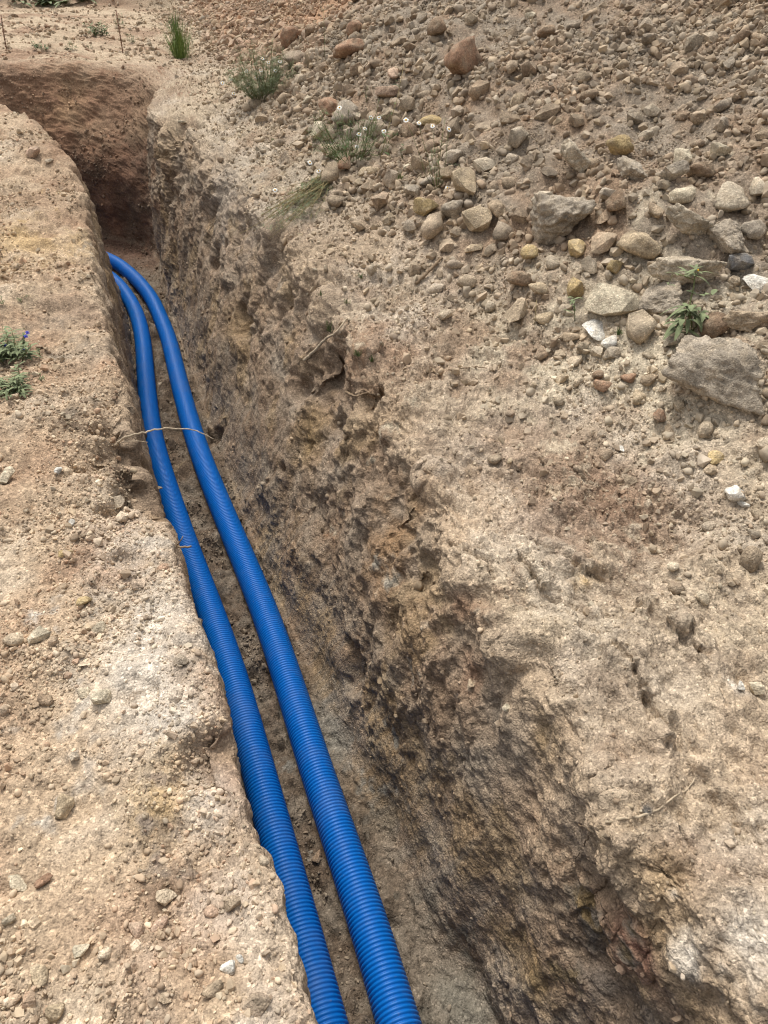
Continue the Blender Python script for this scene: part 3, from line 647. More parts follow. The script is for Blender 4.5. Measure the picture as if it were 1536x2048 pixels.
 (115,938,16,.8,'block','white','white chip beside the ragged hollow of the left rim','white chip by the rim hollow'),
 (633,1710,28,.8,'block','brown','brown stone on the trench floor between the two pipes','brown stone between the pipes'),
]
cname = {k: k.replace('_', ' ') for k in STONE}
for px, py, w, tall, kind, colr, label, short in HAND:
    i, j = surf(px, py+w*(.28 if w < 80 else .2)*tall); dep = _D[i, j]; nn = N[i, j]
    wm = w*dep/FPX*1.05
    if w >= 75 and kind in ('rugged', 'block'): kind = 'crag'
    o = put_stone(P[i, j], nn, wm, tall, kind, colr, random.uniform(-.5, .5), (random.uniform(-.25, .25), random.uniform(-.25, .25)), .20 if w < 75 else .24, deep=1.0 if w < 75 else (.68 if w > 180 else .82))
    tag(o, label, 'stone', 'stones picked out by their own look'); stones.append((o, px, py, short, w))
tick('hand stones')

# loose stones by zone; the 300 that show largest are single objects, the rest one mass of rubble
dU = P[1:, :-1]-P[:-1, :-1]; dV = P[:-1, 1:]-P[:-1, :-1]
area = np.linalg.norm(np.cross(dU, dV), axis=2)
cx, cy, cd = _X[:-1, :-1], _Y[:-1, :-1], _D[:-1, :-1]
inview = (cd > .25) & (cx > -260) & (cx < 1800) & (cy > -420) & (cy < 2400)
facing = ((np.array([0, 0, CAM_Z])-P[:-1, :-1])*N[:-1, :-1]).sum(2) > -.05
q_ = lambda m: m[:-1, :-1]
clus = np.clip(.5+1.6*q_(fbm(P, 2.3, 2, off=61)), .05, 1.6); clus2 = np.clip(.5+1.8*q_(fbm(P, .8, 2, off=71)), .08, 1.6)
zl, zb, zh, zf, zw = q_(mL*(J < jB-12)[None]), q_(mR*(1-heapness)*(1-far_row)), q_(heapness), q_(mF), q_(mRW+mLW)
zfar = q_(mR*far_row*(1-heapness)); px_, py_ = q_(P[..., 0]), q_(P[..., 1])
toe_d = px_-toe(py_); lower = np.exp(-((toe_d-.25)/.55)**2)                  # coarse stones roll to the foot of the heap
grit_zone = q_(mR)*smooth(-.75, -.2, toe_d)*(1-zh)
nearw = smooth(3.6, 2.2, cd); stony = 1+1.0*smooth(1.5, .8, py_)*smooth(-.2, -.45, px_)
CLASS = [  # density per square metre, size range, zone name
 (zl*clus*nearw*6500, .004, .010, 'left'), (zl*clus*stony*(1000*smooth(7, 3, cd)+600), .008, .019, 'left'), (zl*clus*stony*170, .016, .034, 'left'), (zl*clus*16, .030, .052, 'left'),
 (zb*clus*nearw*1500, .004, .009, 'bank'), (zb*clus*160, .009, .020, 'bank'), (grit_zone*clus*1600, .006, .018, 'bank'), (grit_zone*230, .018, .045, 'bank'), (grit_zone*lower*22, .04, .075, 'bank'),
 (zh*clus*smooth(8, 4, cd)*2600, .006, .014, 'heap'), (zh*clus2*2200, .013, .028, 'heap'), (zh*clus2*1000, .028, .055, 'heap'), (zh*clus*95, .045, .085, 'heap'), (zh*lower*420, .035, .115, 'heap'), (zh*2.2, .09, .16, 'heap'),
 (zf*clus*3500, .004, .014, 'floor'), (zf*clus*110, .014, .04, 'floor'), (zw*clus*260, .005, .012, 'wall'), (zw*clus*(26+260*smooth(7.5, 8.5, py_)), .014, .036, 'wall'), (zfar*clus*160, .02, .07, 'far')]
ZC = dict(left=['tan','buff','buff','pale','tan','cream','reddish','brown'], bank=['tan','tan','pale','buff','brown','cream'], heap=['grey','tan','buff','tan','brown','pale','tan','grey'],
          floor=['brown','tan','grey'], wall=['brown','tan','grey','buff'], far=['buff','reddish','tan','pale'])
pos_l, nor_l, siz_l, col_l, zon_l, off_l = [], [], [], [], [], []
for dens, s0, s1, zone in CLASS:
    w = (dens*area*inview*facing).ravel(); tot = w.sum(); n = int(min(tot, 42000))
    if n < 1: continue
    k = np.searchsorted(np.cumsum(w), rng.random(n)*tot); i, j = np.unravel_index(np.minimum(k, w.size-1), area.shape)
    u, v = rng.random((2, n, 1)).astype(np.float32)
    pos = P[i, j]*(1-u)*(1-v)+P[i+1, j]*u*(1-v)+P[i, j+1]*(1-u)*v+P[i+1, j+1]*u*v
    sz = s0+(s1-s0)*rng.random(n)**1.9
    names = ZC[zone]; ci = rng.integers(0, len(names), n)
    if zone == 'heap':                                                  # redder stones towards the far left of the heap
        redp = np.clip((pos[:, 1]-.6*pos[:, 0]-5.2)/3, 0, .8); names = names+['reddish', 'pinkish', 'buff']
        ci = np.where(rng.random(n) < redp, 8+rng.integers(0, 3, n), ci)
    cc = np.array([STONE[c] for c in names], np.float32)[ci]
    soil = rgb[i, j]; kk = rng.uniform(.25, .75, (n, 1)); 
    if zone in ('wall', 'floor'): kk *= .25
    cc = (cc*kk+soil*(1-kk)*1.08)*(1.2 if zone == 'left' else 1)*rng.uniform(.82, 1.18, (n, 1))
    off_l.append(rng.uniform(.10, .32, n) if zone in ('left', 'floor') else rng.uniform(.02, .26, n)); pos_l.append(pos); nor_l.append(N[i, j]); siz_l.append(sz); col_l.append(cc); zon_l += [(zone, names[c]) for c in ci]
pos = np.concatenate(pos_l).astype(np.float32); nor = np.concatenate(nor_l).astype(np.float32); siz = np.concatenate(siz_l).astype(np.float32); tint = np.clip(np.concatenate(col_l), .02, .85).astype(np.float32)
X, Y, Dp = project(pos); wpx = FPX*siz/np.maximum(Dp, .1)
# keep clear of the pipes
for pth in (rp, lp):
    q, _ = spline(pth, .03); keep = np.ones(len(pos), bool); lowz = np.flatnonzero(pos[:, 2] < -.8)
    for a in np.array_split(lowz, max(1, len(lowz)//2000)):
        if len(a): keep[a] = (np.linalg.norm(pos[a][:, None, :2]-q[None, :, :2], axis=2).min(1) > .072)
    wpx = np.where(keep, wpx, -1)
zone_ok = np.array([z[0] in ('left', 'bank', 'heap', 'far') for z in zon_l])
# not inside a stone placed by hand
hx = np.array([[s[1], s[2], s[4]] for s in stones], float)
infr = (X > 4) & (X < 1532) & (Y > 4) & (Y < 2044) & (wpx > 0) & zone_ok
cand = np.flatnonzero(infr); cand = cand[np.argsort(-wpx[cand])]
chosen = []; N_SINGLE = 300-len(HAND)
for k in cand:
    if len(chosen) >= N_SINGLE: break
    d = np.hypot(hx[:, 0]-X[k], hx[:, 1]-Y[k])
    if (d < (hx[:, 2]+wpx[k])*.48).any(): wpx[k] = -1; continue
    chosen.append(k); hx = np.vstack([hx, [X[k], Y[k], wpx[k]]])
shape_for = dict(left=['block','rugged','clod','block'], bank=['clod','block','clod'], heap=['block','clod','rugged','block'], far=['block','clod'])
entries = []
for k in chosen:
    zone, cn = zon_l[k]; kind = random.choice(shape_for[zone])
    o = put_stone(pos[k], nor[k], float(siz[k])*1.1, random.uniform(.75, 1.05), kind, cn, random.uniform(0, 6.28), (random.uniform(-.4, .4), random.uniform(-.4, .4)), .28, idx=0)
    o.color = (*[float(v) for v in tint[k]], 1)
    hs = [s for s in stones]; dd = [math.hypot(s[1]-X[k], s[2]-Y[k]) for s in hs]; m = int(np.argmin(dd)); s = hs[m]
    dx, dy = X[k]-s[1], Y[k]-s[2]
    way = ('right of' if dx > 0 else 'left of') if abs(dx) > abs(dy) else ('below' if dy > 0 else 'above')
    noun = {'block': 'angular stone', 'round': 'rounded stone', 'clod': 'clod', 'rugged': 'lumpy stone'}[kind]
    entries.append([o, f"{cname[cn]} {noun}", way, s[3], dd[m]])
ORD = ['', 'second', 'third', 'fourth', 'fifth', 'sixth', 'seventh', 'eighth', 'ninth', 'tenth', 'eleventh', 'twelfth', 'thirteenth', 'fourteenth', 'fifteenth', 'sixteenth']
seen = {}
for e in sorted(entries, key=lambda e: e[4]):
    key = (e[2], e[3]); r = seen.get(key, 0); seen[key] = r+1
    o_ = 'nearest' if r == 0 else (ORD[r]+' nearest' if r < len(ORD) else f'{r+1}th nearest')
    tag(e[0], f"small {e[1]}, {o_} {e[2]} the {e[3]}", 'stone', 'loose stones around the trench')
rest = np.ones(len(pos), bool); rest[chosen] = False; rest &= wpx > 0
# stones behind a hand-placed stone's own spot are dropped so nothing pokes through the big ones
big = [(s[1], s[2], s[4]) for s in stones if s[4] > 45]
for bx, by, bw in big: rest &= ~((np.hypot(X-bx, (Y-by)*1.2) < bw*.36) & (wpx > 14))
pr, nr_, sr, tr = pos[rest], nor[rest], siz[rest], tint[rest]; n = len(pr)
nr_ = nr_+rng.normal(0, .35, nr_.shape); nr_ /= np.linalg.norm(nr_, axis=1, keepdims=True)
yaw = rng.random(n)*6.283; h = np.where(np.abs(nr_[:, 2:3]) < .9, np.array([[0, 0, 1.]]), np.array([[1., 0, 0]]))
ax = np.cross(h, nr_); ax /= np.linalg.norm(ax, axis=1, keepdims=True); ay = np.cross(nr_, ax)
bx = ax*np.cos(yaw)[:, None]+ay*np.sin(yaw)[:, None]; by = np.cross(nr_, bx)
# rotation matrix columns bx, by, n -> XYZ euler
eul = np.stack([np.arctan2(by[:, 2], nr_[:, 2]), np.arcsin(np.clip(-bx[:, 2], -1, 1)), np.arctan2(bx[:, 1], bx[:, 0])], 1)
src = bpy.data.collections.new('rubble_shapes'); NS = 16
for s in range(NS):
    kind = ['block', 'clod', 'block', 'block'][s % 4]; me = unit_rock(900+s, *KIND['clod'], 2) if kind == 'clod' else hull_rock(900+s, 12+s % 9, .75, 0, 0); me.materials.append(M['rubble'])
    src.objects.link(bpy.data.objects.new('rubble_shape_%02d' % s, me))
me = bpy.data.meshes.new('rubble'); me.vertices.add(n); me.vertices.foreach_set('co', (pr+nr_*(sr*np.concatenate(off_l)[rest])[:, None]).astype(np.float32).ravel())
def attr(name, typ, data, prop): a = me.attributes.new(name, typ, 'POINT'); a.data.foreach_set(prop, np.ascontiguousarray(data).ravel())
attr('rot', 'FLOAT_VECTOR', eul.astype(np.float32), 'vector'); attr('scl', 'FLOAT_VECTOR', (sr[:, None]*rng.uniform(.85, 1.15, (n, 3))).astype(np.float32), 'vector')
attr('pick', 'INT', rng.integers(0, NS, n).astype(np.int32), 'value'); attr('tint', 'FLOAT_COLOR', np.c_[tr, np.ones(n)].astype(np.float32), 'color')
rub = link('rubble', me); tag(rub, 'countless small stones and crumbs of earth strewn over ground and heap', 'rubble', kind='stuff')
ng = bpy.data.node_groups.new('strew', 'GeometryNodeTree')
ng.interface.new_socket('Geometry', in_out='INPUT', socket_type='NodeSocketGeometry'); ng.interface.new_socket('Geometry', in_out='OUTPUT', socket_type='NodeSocketGeometry')
gi, go = ng.nodes.new('NodeGroupInput'), ng.nodes.new('NodeGroupOutput'); iop = ng.nodes.new('GeometryNodeInstanceOnPoints')
ci = ng.nodes.new('GeometryNodeCollectionInfo'); ci.inputs['Collection'].default_value = src; ci.inputs['Separate Children'].default_value = True; ci.inputs['Reset Children'].default_value = True
def na(name, typ): x = ng.nodes.new('GeometryNodeInputNamedAttribute'); x.data_type = typ; x.inputs['Name'].default_value = name; return x.outputs[0]
e2r = ng.nodes.new('FunctionNodeEulerToRotation'); iop.inputs['Pick Instance'].default_value = True; GL = ng.links
GL.new(gi.outputs[0], iop.inputs['Points']); GL.new(ci.outputs[0], iop.inputs['Instance']); GL.new(na('pick', 'INT'), iop.inputs['Instance Index'])
GL.new(na('rot', 'FLOAT_VECTOR'), e2r.inputs[0]); GL.new(e2r.outputs[0], iop.inputs['Rotation']); GL.new(na('scl', 'FLOAT_VECTOR'), iop.inputs['Scale']); GL.new(iop.outputs[0], go.inputs[0])
rub.modifiers.new('strew', 'NODES').node_group = ng
print('RUBBLE', n, 'single', len(chosen), 'min px', wpx[chosen[-1]])
tick('rubble')

# ------------------------------------------------------------------ plants, roots, stakes
class MB:
    def __init__(s): s.v = []; s.f = []
    def blade(s, p, d, length, width, droop=.3, segs=3, up=(0, 0, 1)):
        p = Vector(p); d = Vector(d).normalized(); side = d.cross(Vector(up))
        if side.length < .05: side = Vector((1, 0, 0))
        side.normalize(); i0 = len(s.v)
        for k in range(segs+1):
            t = k/segs; w = width*.5*(1-t)**.7*(1 if k else .6)+.0002
            q = p+d*length*t-Vector((0, 0, droop*length*t*t))
            s.v += [tuple(q-side*w), tuple(q+side*w)]
        for k in range(segs): a = i0+2*k; s.f.append((a, a+1, a+3, a+2))
    def leaf(s, p, d, length, width, droop=.3, cup=.15):
        p = Vector(p); d = Vector(d).normalized(); side = d.cross(Vector((0, 0, 1)))
        if side.length < .05: side = Vector((1, 0, 0))
        side.normalize(); i0 = len(s.v); n = 5
        for k in range(n+1):
            t = k/n; w = width*.5*math.sin(math.pi*min(.98, t*.9+.06))**.8
            q = p+d*length*t-Vector((0, 0, droop*length*t*t)); lift = Vector((0, 0, cup*w))
            s.v += [tuple(q-side*w+lift), tuple(q), tuple(q+side*w+lift)]
        for k in range(n):
            a = i0+3*k; s.f += [(a, a+1, a+4, a+3), (a+1, a+2, a+5, a+4)]
    def tube(s, pts, r0, r1, seg=6):
        pts = [Vector(p) for p in pts]; i0 = len(s.v); n = len(pts)
        for k, p in enumerate(pts):
            T = (pts[min(k+1, n-1)]-pts[max(k-1, 0)]).normalized(); X = T.cross(Vector((.13, .2, 1)))
            if X.length < .05: X = T.cross(Vector((1, 0, 0)))
            X.normalize(); Y = X.cross(T); r = r0+(r1-r0)*k/(n-1)
            for a in range(seg):
                an = a/seg*6.2832; s.v.append(tuple(p+X*math.cos(an)*r+Y*math.sin(an)*r))
        for k in range(n-1):
            for a in range(seg): b = (a+1) % seg; q = i0+k*seg; s.f.append((q+a, q+b, q+seg+b, q+seg+a))
        s.f.append(tuple(i0+a for a in range(seg))[::-1]); s.f.append(tuple(i0+(n-1)*seg+a for a in range(seg)))
    def build(s, name, m, parent=None, origin=None):
        me = bpy.data.meshes.new(name); o_ = Vector(origin) if origin is not None else Vector((0, 0, 0))
        me.from_pydata([tuple(Vector(v)-o_) for v in s.v], [], s.f); me.polygons.foreach_set('use_smooth', [True]*len(me.polygons))
        return link(name, me, parent, m)
U = random.uniform
def rpt(px, py, dep): return Vector((0, 0, CAM_Z))+Vector((_F+(px-768)/FPX*_R-(py-1024)/FPX*_U))*dep
def ground(px, py): i, j = surf(px, py, 6); return Vector(P[i, j].tolist()), float(_D[i, j])
def ring(): a = U(0, 6.283); return Vector((math.cos(a), math.sin(a), 0))
def wavy(a, b, n, wob):
    a, b = Vector(a), Vector(b); return [a.lerp(b, k/n)+(Vector((U(-1, 1), U(-1, 1), U(-1, 1)))*wob if 0 < k < n else Vector()) for k in range(n+1)]
def flower(root, loc, size, face, petal='petal', disc='yellow_disc', npet=13):
    """petals around a domed disc; the disc is a piece of the flower"""
    q = Vector(face).normalized().to_track_quat('Z', 'Y'); pm = MB(); r = size/2
    for k in range(npet):
        a = k/npet*6.283+U(-.08, .08); d = Vector((math.cos(a), math.sin(a), U(-.25, .05))); t = Vector((-d.y, d.x, 0)); L_ = r*U(.88, 1.08); i0 = len(pm.v)
        for u, w in ((.25, .10), (.55, .23), (.85, .22), (1.0, .07)):
            c = d*L_*u
            pm.v += [tuple(q @ (c-t*w*r)), tuple(q @ (c+t*w*r))]
        for e in range(3): b0 = i0+2*e; pm.f.append((b0, b0+1, b0+3, b0+2))
    f = pm.build('flower', M[petal], root); f.location = Vector(loc)-root.location
    dm = MB(); n = 8
    for lv, (rr_, zz) in enumerate(((.36, -.02), (.34, .12), (.22, .22), (.05, .27))):
        for k in range(n): a = k/n*6.283; dm.v.append(tuple(q @ Vector((math.cos(a)*rr_*r, math.sin(a)*rr_*r, zz*r))))
    for lv in range(3):
        for k in range(n): k2 = (k+1) % n; dm.f.append((lv*n+k, lv*n+k2, lv*n+n+k2, lv*n+n+k))
    dm.f.append(tuple(range(3*n, 4*n))); dm.build('disc', M[disc], f)
def feather(mb, p, d, length, n, fl=.014):
    """a finely cut leaf: rachis with thin side segments"""
    p = Vector(p); d = Vector(d).normalized(); mb.blade(p, d, length, .0022, .25, 2)
    for k in range(n):
        t = (k+1)/n; q = p+d*length*t-Vector((0, 0, .25*length*t*t)); dd = (d*U(.2, .9)+Vector((U(-1, 1), U(-1, 1), U(-.3, .8)))).normalized()
        mb.blade(q, dd, fl*U(.7, 1.6), .0030, .1, 1)
def chamomile(px, py, wpx_, hpx, nst, flowers, label, leafmat='leaf_green', fsize=.028, lie=None, dens=1.0):
    base, dep = ground(px, py); root = empty('chamomile_plant', base); tag(root, label, 'flower plant', 'flowering plants on the bank')
    W, H = wpx_*dep/FPX, hpx*dep/FPX*1.15; fm, sm = MB(), MB()
    O = Vector((0, 0, 0))
    for k in range(nst):
        g = ring()*W*.5*U(.1, 1)**.6; bb = g*.35
        hh = H*U(.45, 1)*(1-.5*(g.length/(W*.5))**2) if lie is None else 0
        tip = g+Vector((0, 0, hh)) if lie is None else Vector(lie)*U(.5, 1.05)+ring()*W*.5*U(0, 1)+Vector((0, 0, U(0, .08)))
        pts = wavy(bb, tip, 5, W*.03); sm.tube(pts, .0022, .0012, 4)
        for e in range(int(9*dens)):
            t = U(.1, 1); q = bb.lerp(tip, t); feather(fm, q, ring()*1.3+Vector((0, 0, U(-.2, .8))), U(.03, .075), 8, U(.010, .024))
    for fx, fy in flowers:
        loc = rpt(fx, fy, dep-U(0, .06)-.02); rel = loc-base
        low_ = ground(fx, fy+6)[0]; 
        if (low_-loc).length > .5 or lie is not None: start = rel*.3
        else: start = rel*.25
        sm.tube(wavy(Vector((start.x, start.y, min(start.z, .02))), rel, 5, .006), .0014, .001, 4)
        flower(root, loc, fsize*U(.85, 1.1), Vector((U(-.5, .3), -1+U(-.3, .3), 1.2)))
    fm.build('foliage', M[leafmat], root); sm.build('stems', M['stem_green' if lie is None else 'stem_dry'], root)
    return root
chamomile(525,195,160,95,70,[(525,117),(537,125),(560,123),(522,141),(551,141),(513,155),(493,142),(497,168),(467,187),(462,158),(445,166),(582,182)],'dense feathery green chamomile bush with many small white flowers',fsize=.030,dens=2.4,leafmat='leaf_grey')
chamomile(705,318,190,115,44,[(714,293),(767,322),(742,235),(730,257),(718,268),(679,215),(758,235),(768,262)],'loose chamomile clump with white yellow-centred flowers among the rubble',dens=.9)
b0, d0 = ground(660,350); b1, d1 = ground(553,460)
chamomile(655,352,130,30,46,[(620,325),(637,342),(664,360),(550,380),(558,417),(553,428)],'uprooted chamomile lying down the bank with bent brown stems',leafmat='leaf_grey',lie=(b1-b0)*1.1,dens=.7)
chamomile(880,380,70,120,5,[(895,376),(865,252),(898,258),(812,240),(838,246)],'sparse thin-stemmed chamomile beside the grey rounded stone',dens=.35)
chamomile(1368,712,26,24,3,[(1370,697)],'tiny single daisy left above the largest grey boulder',fsize=.022,dens=.5)

def tuft(px, py, wpx_, hpx, n, label, leafmat='leaf_fresh', name='grass_tuft', cat='grass', width=.004, group='small green tufts'):
    base, dep = ground(px, py); W, H = wpx_*dep/FPX, hpx*dep/FPX*1.1; root = empty(name, base); tag(root, label, cat, group); fm, sm = MB(), MB()
    for k in range(n):
        g = ring()*W*.42*U(0, 1); z0 = 0
        fm.blade(g*.5, g*U(.4, 1.2)/max(W, .01)+Vector((0, 0, 1)), H*U(.4, 1), width*U(.7, 1.3), U(.2, .9), 3)
    for k in range(max(3, n//12)): g = ring()*W*.2; sm.tube(wavy(g*.3, g+Vector((0, 0, H*U(.3, .6))), 3, .004), .0016, .001, 4)
    fm.build('blades', M[leafmat], root); sm.build('stems', M['stem_green'], root); return root
tuft(358,112,90,105,320,'tall bright green grass tuft beside the far right rim',width=.007)
tuft(345,60,40,70,70,'grass growing up the bank behind the tall green tuft',width=.008,leafmat='leaf_green')
tuft(545,285,26,26,26,'small fresh green seedling left of the cream stone')
tuft(796,358,28,28,30,'small green sprout right below the chamomile clump')
tuft(1236,670,26,26,22,'little green sprout beside the two white flakes',leafmat='leaf_green')
for px, py, w, h, n, lb in ((722,556,26,20,18,'sparse green blades on the bank above the broken ledge'),(690,606,30,20,16,'thin grass on the middle of the right bank'),(718,716,34,22,24,'grass fringe on the right end of the overhanging ledge'),
    (745,724,24,22,18,'grass hanging at the tip of the overhanging ledge'),(655,662,34,40,26,'grass at the left end of the overhanging ledge'),(640,590,24,16,12,'faint grass wisps left on the right bank')):
    tuft(px, py, w, h, n, lb, leafmat='leaf_green', width=.003)
def weed(px, py, wpx_, hpx, n, label, leafmat='leaf_grey', lw=.5, blue=()):
    base, dep = ground(px, py); W, H = wpx_*dep/FPX, hpx*dep/FPX*1.1; root = empty('weed_plant', base); tag(root, label, 'weed', 'low weeds'); fm, sm = MB(), MB()
    for k in range(max(2, n//9)):
        g = ring()*W*.5*U(.1, 1); tip = g+Vector((0, 0, H*U(.4, 1))); sm.tube(wavy(g*.6, tip, 3, .006), .0018, .001, 4)
        for e in range(9): q = (g*.6).lerp(tip, U(.1, 1)); fm.leaf(q, ring()+Vector((0, 0, U(-.1, .6))), W*.16*U(.5, 1.2)+.006, (W*.05+.003)*lw*2, U(0, .5))
    fm.build('leaves', M[leafmat], root); sm.build('stems', M['stem_green'], root)
    for fx, fy in blue: flower(root, rpt(fx, fy, dep-.03), .020, Vector((U(-.4, .4), -.6, 1)), 'blue_petal', 'blue_petal', 7)
    return root
weed(18,715,130,60,300,'green weed patch with tiny blue flowers at the left photo edge','leaf_grey',.35,[(45,698),(55,665),(10,690),(52,672)])
weed(25,780,110,36,240,'flat green weed patch below the blue-flowered one','leaf_grey',.35)
weed(52,606,26,18,24,'small green weed above the blue-flowered patch','leaf_green',.4); weed(4,604,24,24,30,'green weed cut by the left photo edge','leaf_green',.4)
weed(82,708,22,18,18,'tiny weed right of the blue-flowered patch','leaf_grey',.4); weed(82,762,20,16,18,'tiny dark weed right of the flat weed patch','leaf_green',.4)
for px, py, w, h, n, lb in ((195,68,66,26,150,'grey green weed patch on the far ground, left of the taller stake'),(95,98,50,18,90,'weed patch on the far ground nearest the end wall'),(147,96,34,14,50,'small weed between two larger patches on the far ground'),
    (258,82,28,20,60,'dark weed right behind the taller stake'),(245,52,34,20,60,'pale weed at the foot of the far right rise'),(100,6,150,12,160,'low vegetation along the far terrace edge'),(182,92,18,8,16,'tiny weed on the far ground')):
    weed(px, py, w, h, n, lb, 'leaf_grey' if 'dark' not in lb else 'leaf_green', .5)
# leafy weed with a tall stem and a yellow bud
base, dep = ground(1385,668); root = empty('leafy_weed', base); tag(root, 'leafy weed with a tall bent stem and yellow bud between boulders', 'weed'); fm, sm = MB(), MB()
for cxp, cyp, n_, L_ in ((1375,625,16,.085),(1395,640,12,.07),(1362,655,9,.07),(1392,625,8,.06)):
    c_ = rpt(cxp, cyp, dep-.03)-base; sm.tube(wavy(Vector((0, 0, 0)), c_, 4, .006), .003, .002, 5)
    for k in range(n_): fm.leaf(c_+Vector((U(-.01, .01), U(-.01, .01), U(-.03, .03))), ring()+Vector((0, 0, U(-.2, .9))), L_*U(.6, 1), .020*U(.7, 1.1), U(.3, .9))
stem = [rpt(1380,640,dep-.03)-base, rpt(1380,605,dep-.03)-base, rpt(1387,575,dep-.03)-base, rpt(1391,545,dep-.03)-base]; sm.tube(stem, .003, .002, 5)
top = stem[-1]
for k in range(14): fm.leaf(top+Vector((U(-.02, .02), U(-.02, .02), U(-.02, .02))), ring()+Vector((0, 0, U(0, .8))), U(.03, .07), .011, U(.1, .5))
br = [rpt(1388,560,dep-.03)-base, rpt(1368,552,dep-.03)-base, rpt(1346,546,dep-.03)-base, rpt(1337,570,dep-.03)-base]; sm.tube(br, .0018, .001, 4)
for q in br[1:]:
    for k in range(3): fm.leaf(q, ring()+Vector((0, 0, .4)), .03, .007, .4)
for q in (rpt(1394,590,dep-.03)-base, rpt(1423,590,dep-.05)-base):
    for k in range(2): fm.leaf(q, ring()+Vector((0, 0, .6)), .045, .020, .3)
fm.build('leaves', M['leaf_grey'], root); sm.build('stems', M['stem_green'], root); flower(root, base+top+Vector((0, -.01, .012)), .009, (0, -1, 1), 'yellow_disc', 'yellow_disc', 9)
def sprig(pts, label, leaves=5, lw=.008, ll=.03, m='stem_dry', lm='leaf_grey', r=.0018, cat='stalk', name='plant_stalk'):
    base, dep = ground(*pts[0]); root = empty(name, base); tag(root, label, cat, 'single stalks'); sm, fm = MB(), MB()
    P3 = [rpt(x, y, dep-.02)-base for x, y in pts]; P3[0] = Vector((0, 0, -.01)); sm.tube(P3, r, r*.6, 5); sm.build('stem', M[m], root)
    if leaves:
        for k in range(leaves):
            e = random.randrange(len(P3)-1); q = P3[e].lerp(P3[e+1], U(.2, 1)); fm.leaf(q, ring()+Vector((0, 0, .6)), ll*U(.6, 1.2), lw, U(.1, .6))
        fm.build('leaves', M[lm], root)
sprig([(650,118),(649,85),(648,50),(646,16)],'tall dark straight stalk near the round reddish clod',3,.006,.03,'stem_green')
sprig([(757,316),(775,262),(795,195),(808,128)],'long leaning stalk with few leaves above the chamomile clump',7,.012,.05,'stem_dry','leaf_green',.0024)
sprig([(778,318),(774,290),(768,266)],'short leafy stalk right of the chamomile clump',4,.016,.06,'stem_green','leaf_green')
sprig([(806,318),(800,300),(808,290)],'short bent leafy stalk left of the small cream flake',3,.012,.05,'stem_green','leaf_green')
sprig([(878,322),(884,280),(890,236)],'thin upright stalk left of the grey stone',4,.006,.03,'stem_green')
sprig([(1150,640),(1149,615),(1147,595)],'grey leafy sprig left of the flat limestone block',9,.011,.045,'stem_green')
sprig([(1070,650),(1071,625),(1073,600)],'thin bare stalk left of the pale grit',0)
sprig([(735,205),(730,190),(736,172)],'small stalk above the chamomile clump',3,.006,.03,'stem_green')

def root_piece(pts, r0, r1, label, m='root', forks=(), name='bare_root', wob=.004):
    root = empty(name, Vector(pts[0])); b_ = root.location.copy(); tag(root, label, 'root', 'bare roots'); mb = MB()
    q, _ = spline([tuple(p) for p in pts], .012); q = q+np.random.default_rng(len(pts)).normal(0, wob*.35, q.shape); mb.tube([Vector(p)-b_ for p in q.tolist()], r0, r1, 7); mb.build('main_root', M[m], root)
    for fk in forks:
        fb = MB(); q, _ = spline([tuple(p) for p in fk], .012); fb.tube([Vector(p)-b_ for p in q.tolist()], r0*.6, r1*.5, 6); fb.build('side_root', M[m], root)
g0, dd0 = ground(228,886)
main = [g0]+[rpt(x, y, dd0-.04+k*.015) for k, (x, y) in enumerate(((250,875),(290,864),(325,857),(352,858),(378,859),(402,865),(430,879)))]
root_piece(main, .0046, .0016, 'long pale root reaching across the trench above the pipes', 'root', [[g0, rpt(250,884,dd0-.03), rpt(275,882,dd0-.05), rpt(297,885,dd0-.06)]])
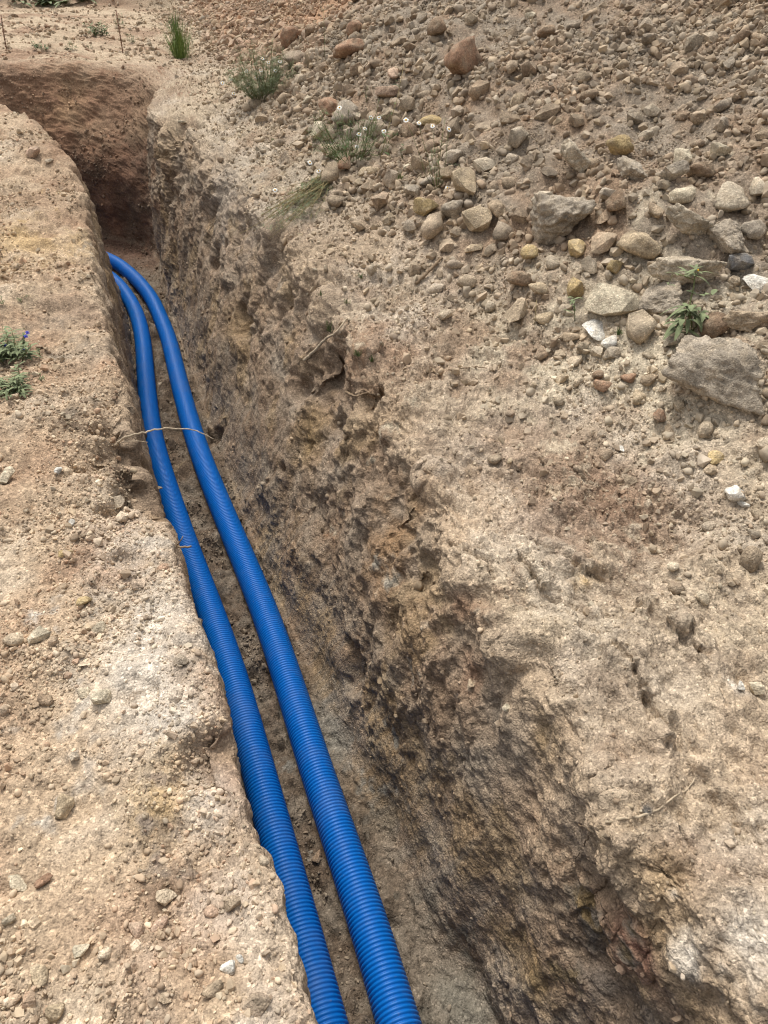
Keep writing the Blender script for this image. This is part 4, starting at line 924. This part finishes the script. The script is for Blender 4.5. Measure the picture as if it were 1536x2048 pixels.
g0, dd0 = ground(358,1090); root_piece([g0, rpt(368,1094,dd0-.02), rpt(385,1092,dd0-.02)], .004, .003, 'short stubby root end poking out of the left rim', 'root_dark', [[g0, rpt(364,1077,dd0-.02), rpt(368,1066,dd0-.01)]])
def on(pts, lift): return [ground(x, y)[0]+Vector((-.3, -.5, .8))*lift for x, y in pts]
root_piece(on([(1210,1645),(1250,1636),(1290,1630),(1320,1614),(1350,1595),(1378,1575),(1390,1548)], .001), .0036, .0014, 'pale root lying exposed across the right bank', 'root')
root_piece(on([(608,724),(630,700),(650,682),(672,668),(695,640)], .012), .008, .004, 'thick pale root under the overhanging grassy ledge', 'root')
root_piece(on([(692,785),(710,795),(725,790),(742,782)], .012), .006, .003, 'curved root below the overhanging grassy ledge', 'root_dark')
root_piece(on([(830,570),(850,548),(870,530),(884,515)], .008), .007, .006, 'straight brown stick lying on the right bank', 'root_dark')
root_piece(on([(900,745),(935,735),(955,732),(975,735)], .006), .003, .002, 'thin dark root on the right bank above the pale dust', 'root_dark')
root_piece(on([(860,775),(862,750),(866,735)], .006), .002, .0015, 'short fine root on the right bank', 'root_dark')
root_piece(on([(405,475),(420,460),(432,440),(445,425)], .01), .004, .002, 'dry root on the far right wall of the trench', 'root')
root_piece(on([(1155,1655),(1175,1660),(1165,1690),(1150,1720)], .004), .0025, .0015, 'fine root hair running down the trench wall', 'root_dark')
def stake(pb, pt, label):
    base, dep = ground(*pb); root = empty('steel_stake', base); tag(root, label, 'stake', 'thin stakes on the far ground'); mb = MB(); t_ = rpt(pt[0], pt[1], dep)-base
    mb.tube([Vector((0, 0, -.15)), t_*.35, t_*.7, t_], .007, .006, 8); mb.build('rod', M['rust'], root); rb = MB()
    for k in range(int(t_.length/.04)): c_ = t_*(k*.04/t_.length); rb.tube([c_, c_+t_.normalized()*.008], .0085, .0085, 8)
    rb.build('ribs', M['rust'], root)
stake((246,100),(232,20),'taller thin rusty rod standing at the far right corner')
stake((13,96),(2,30),'thin rusty rod at the left photo edge beyond the trench')
tick('all')
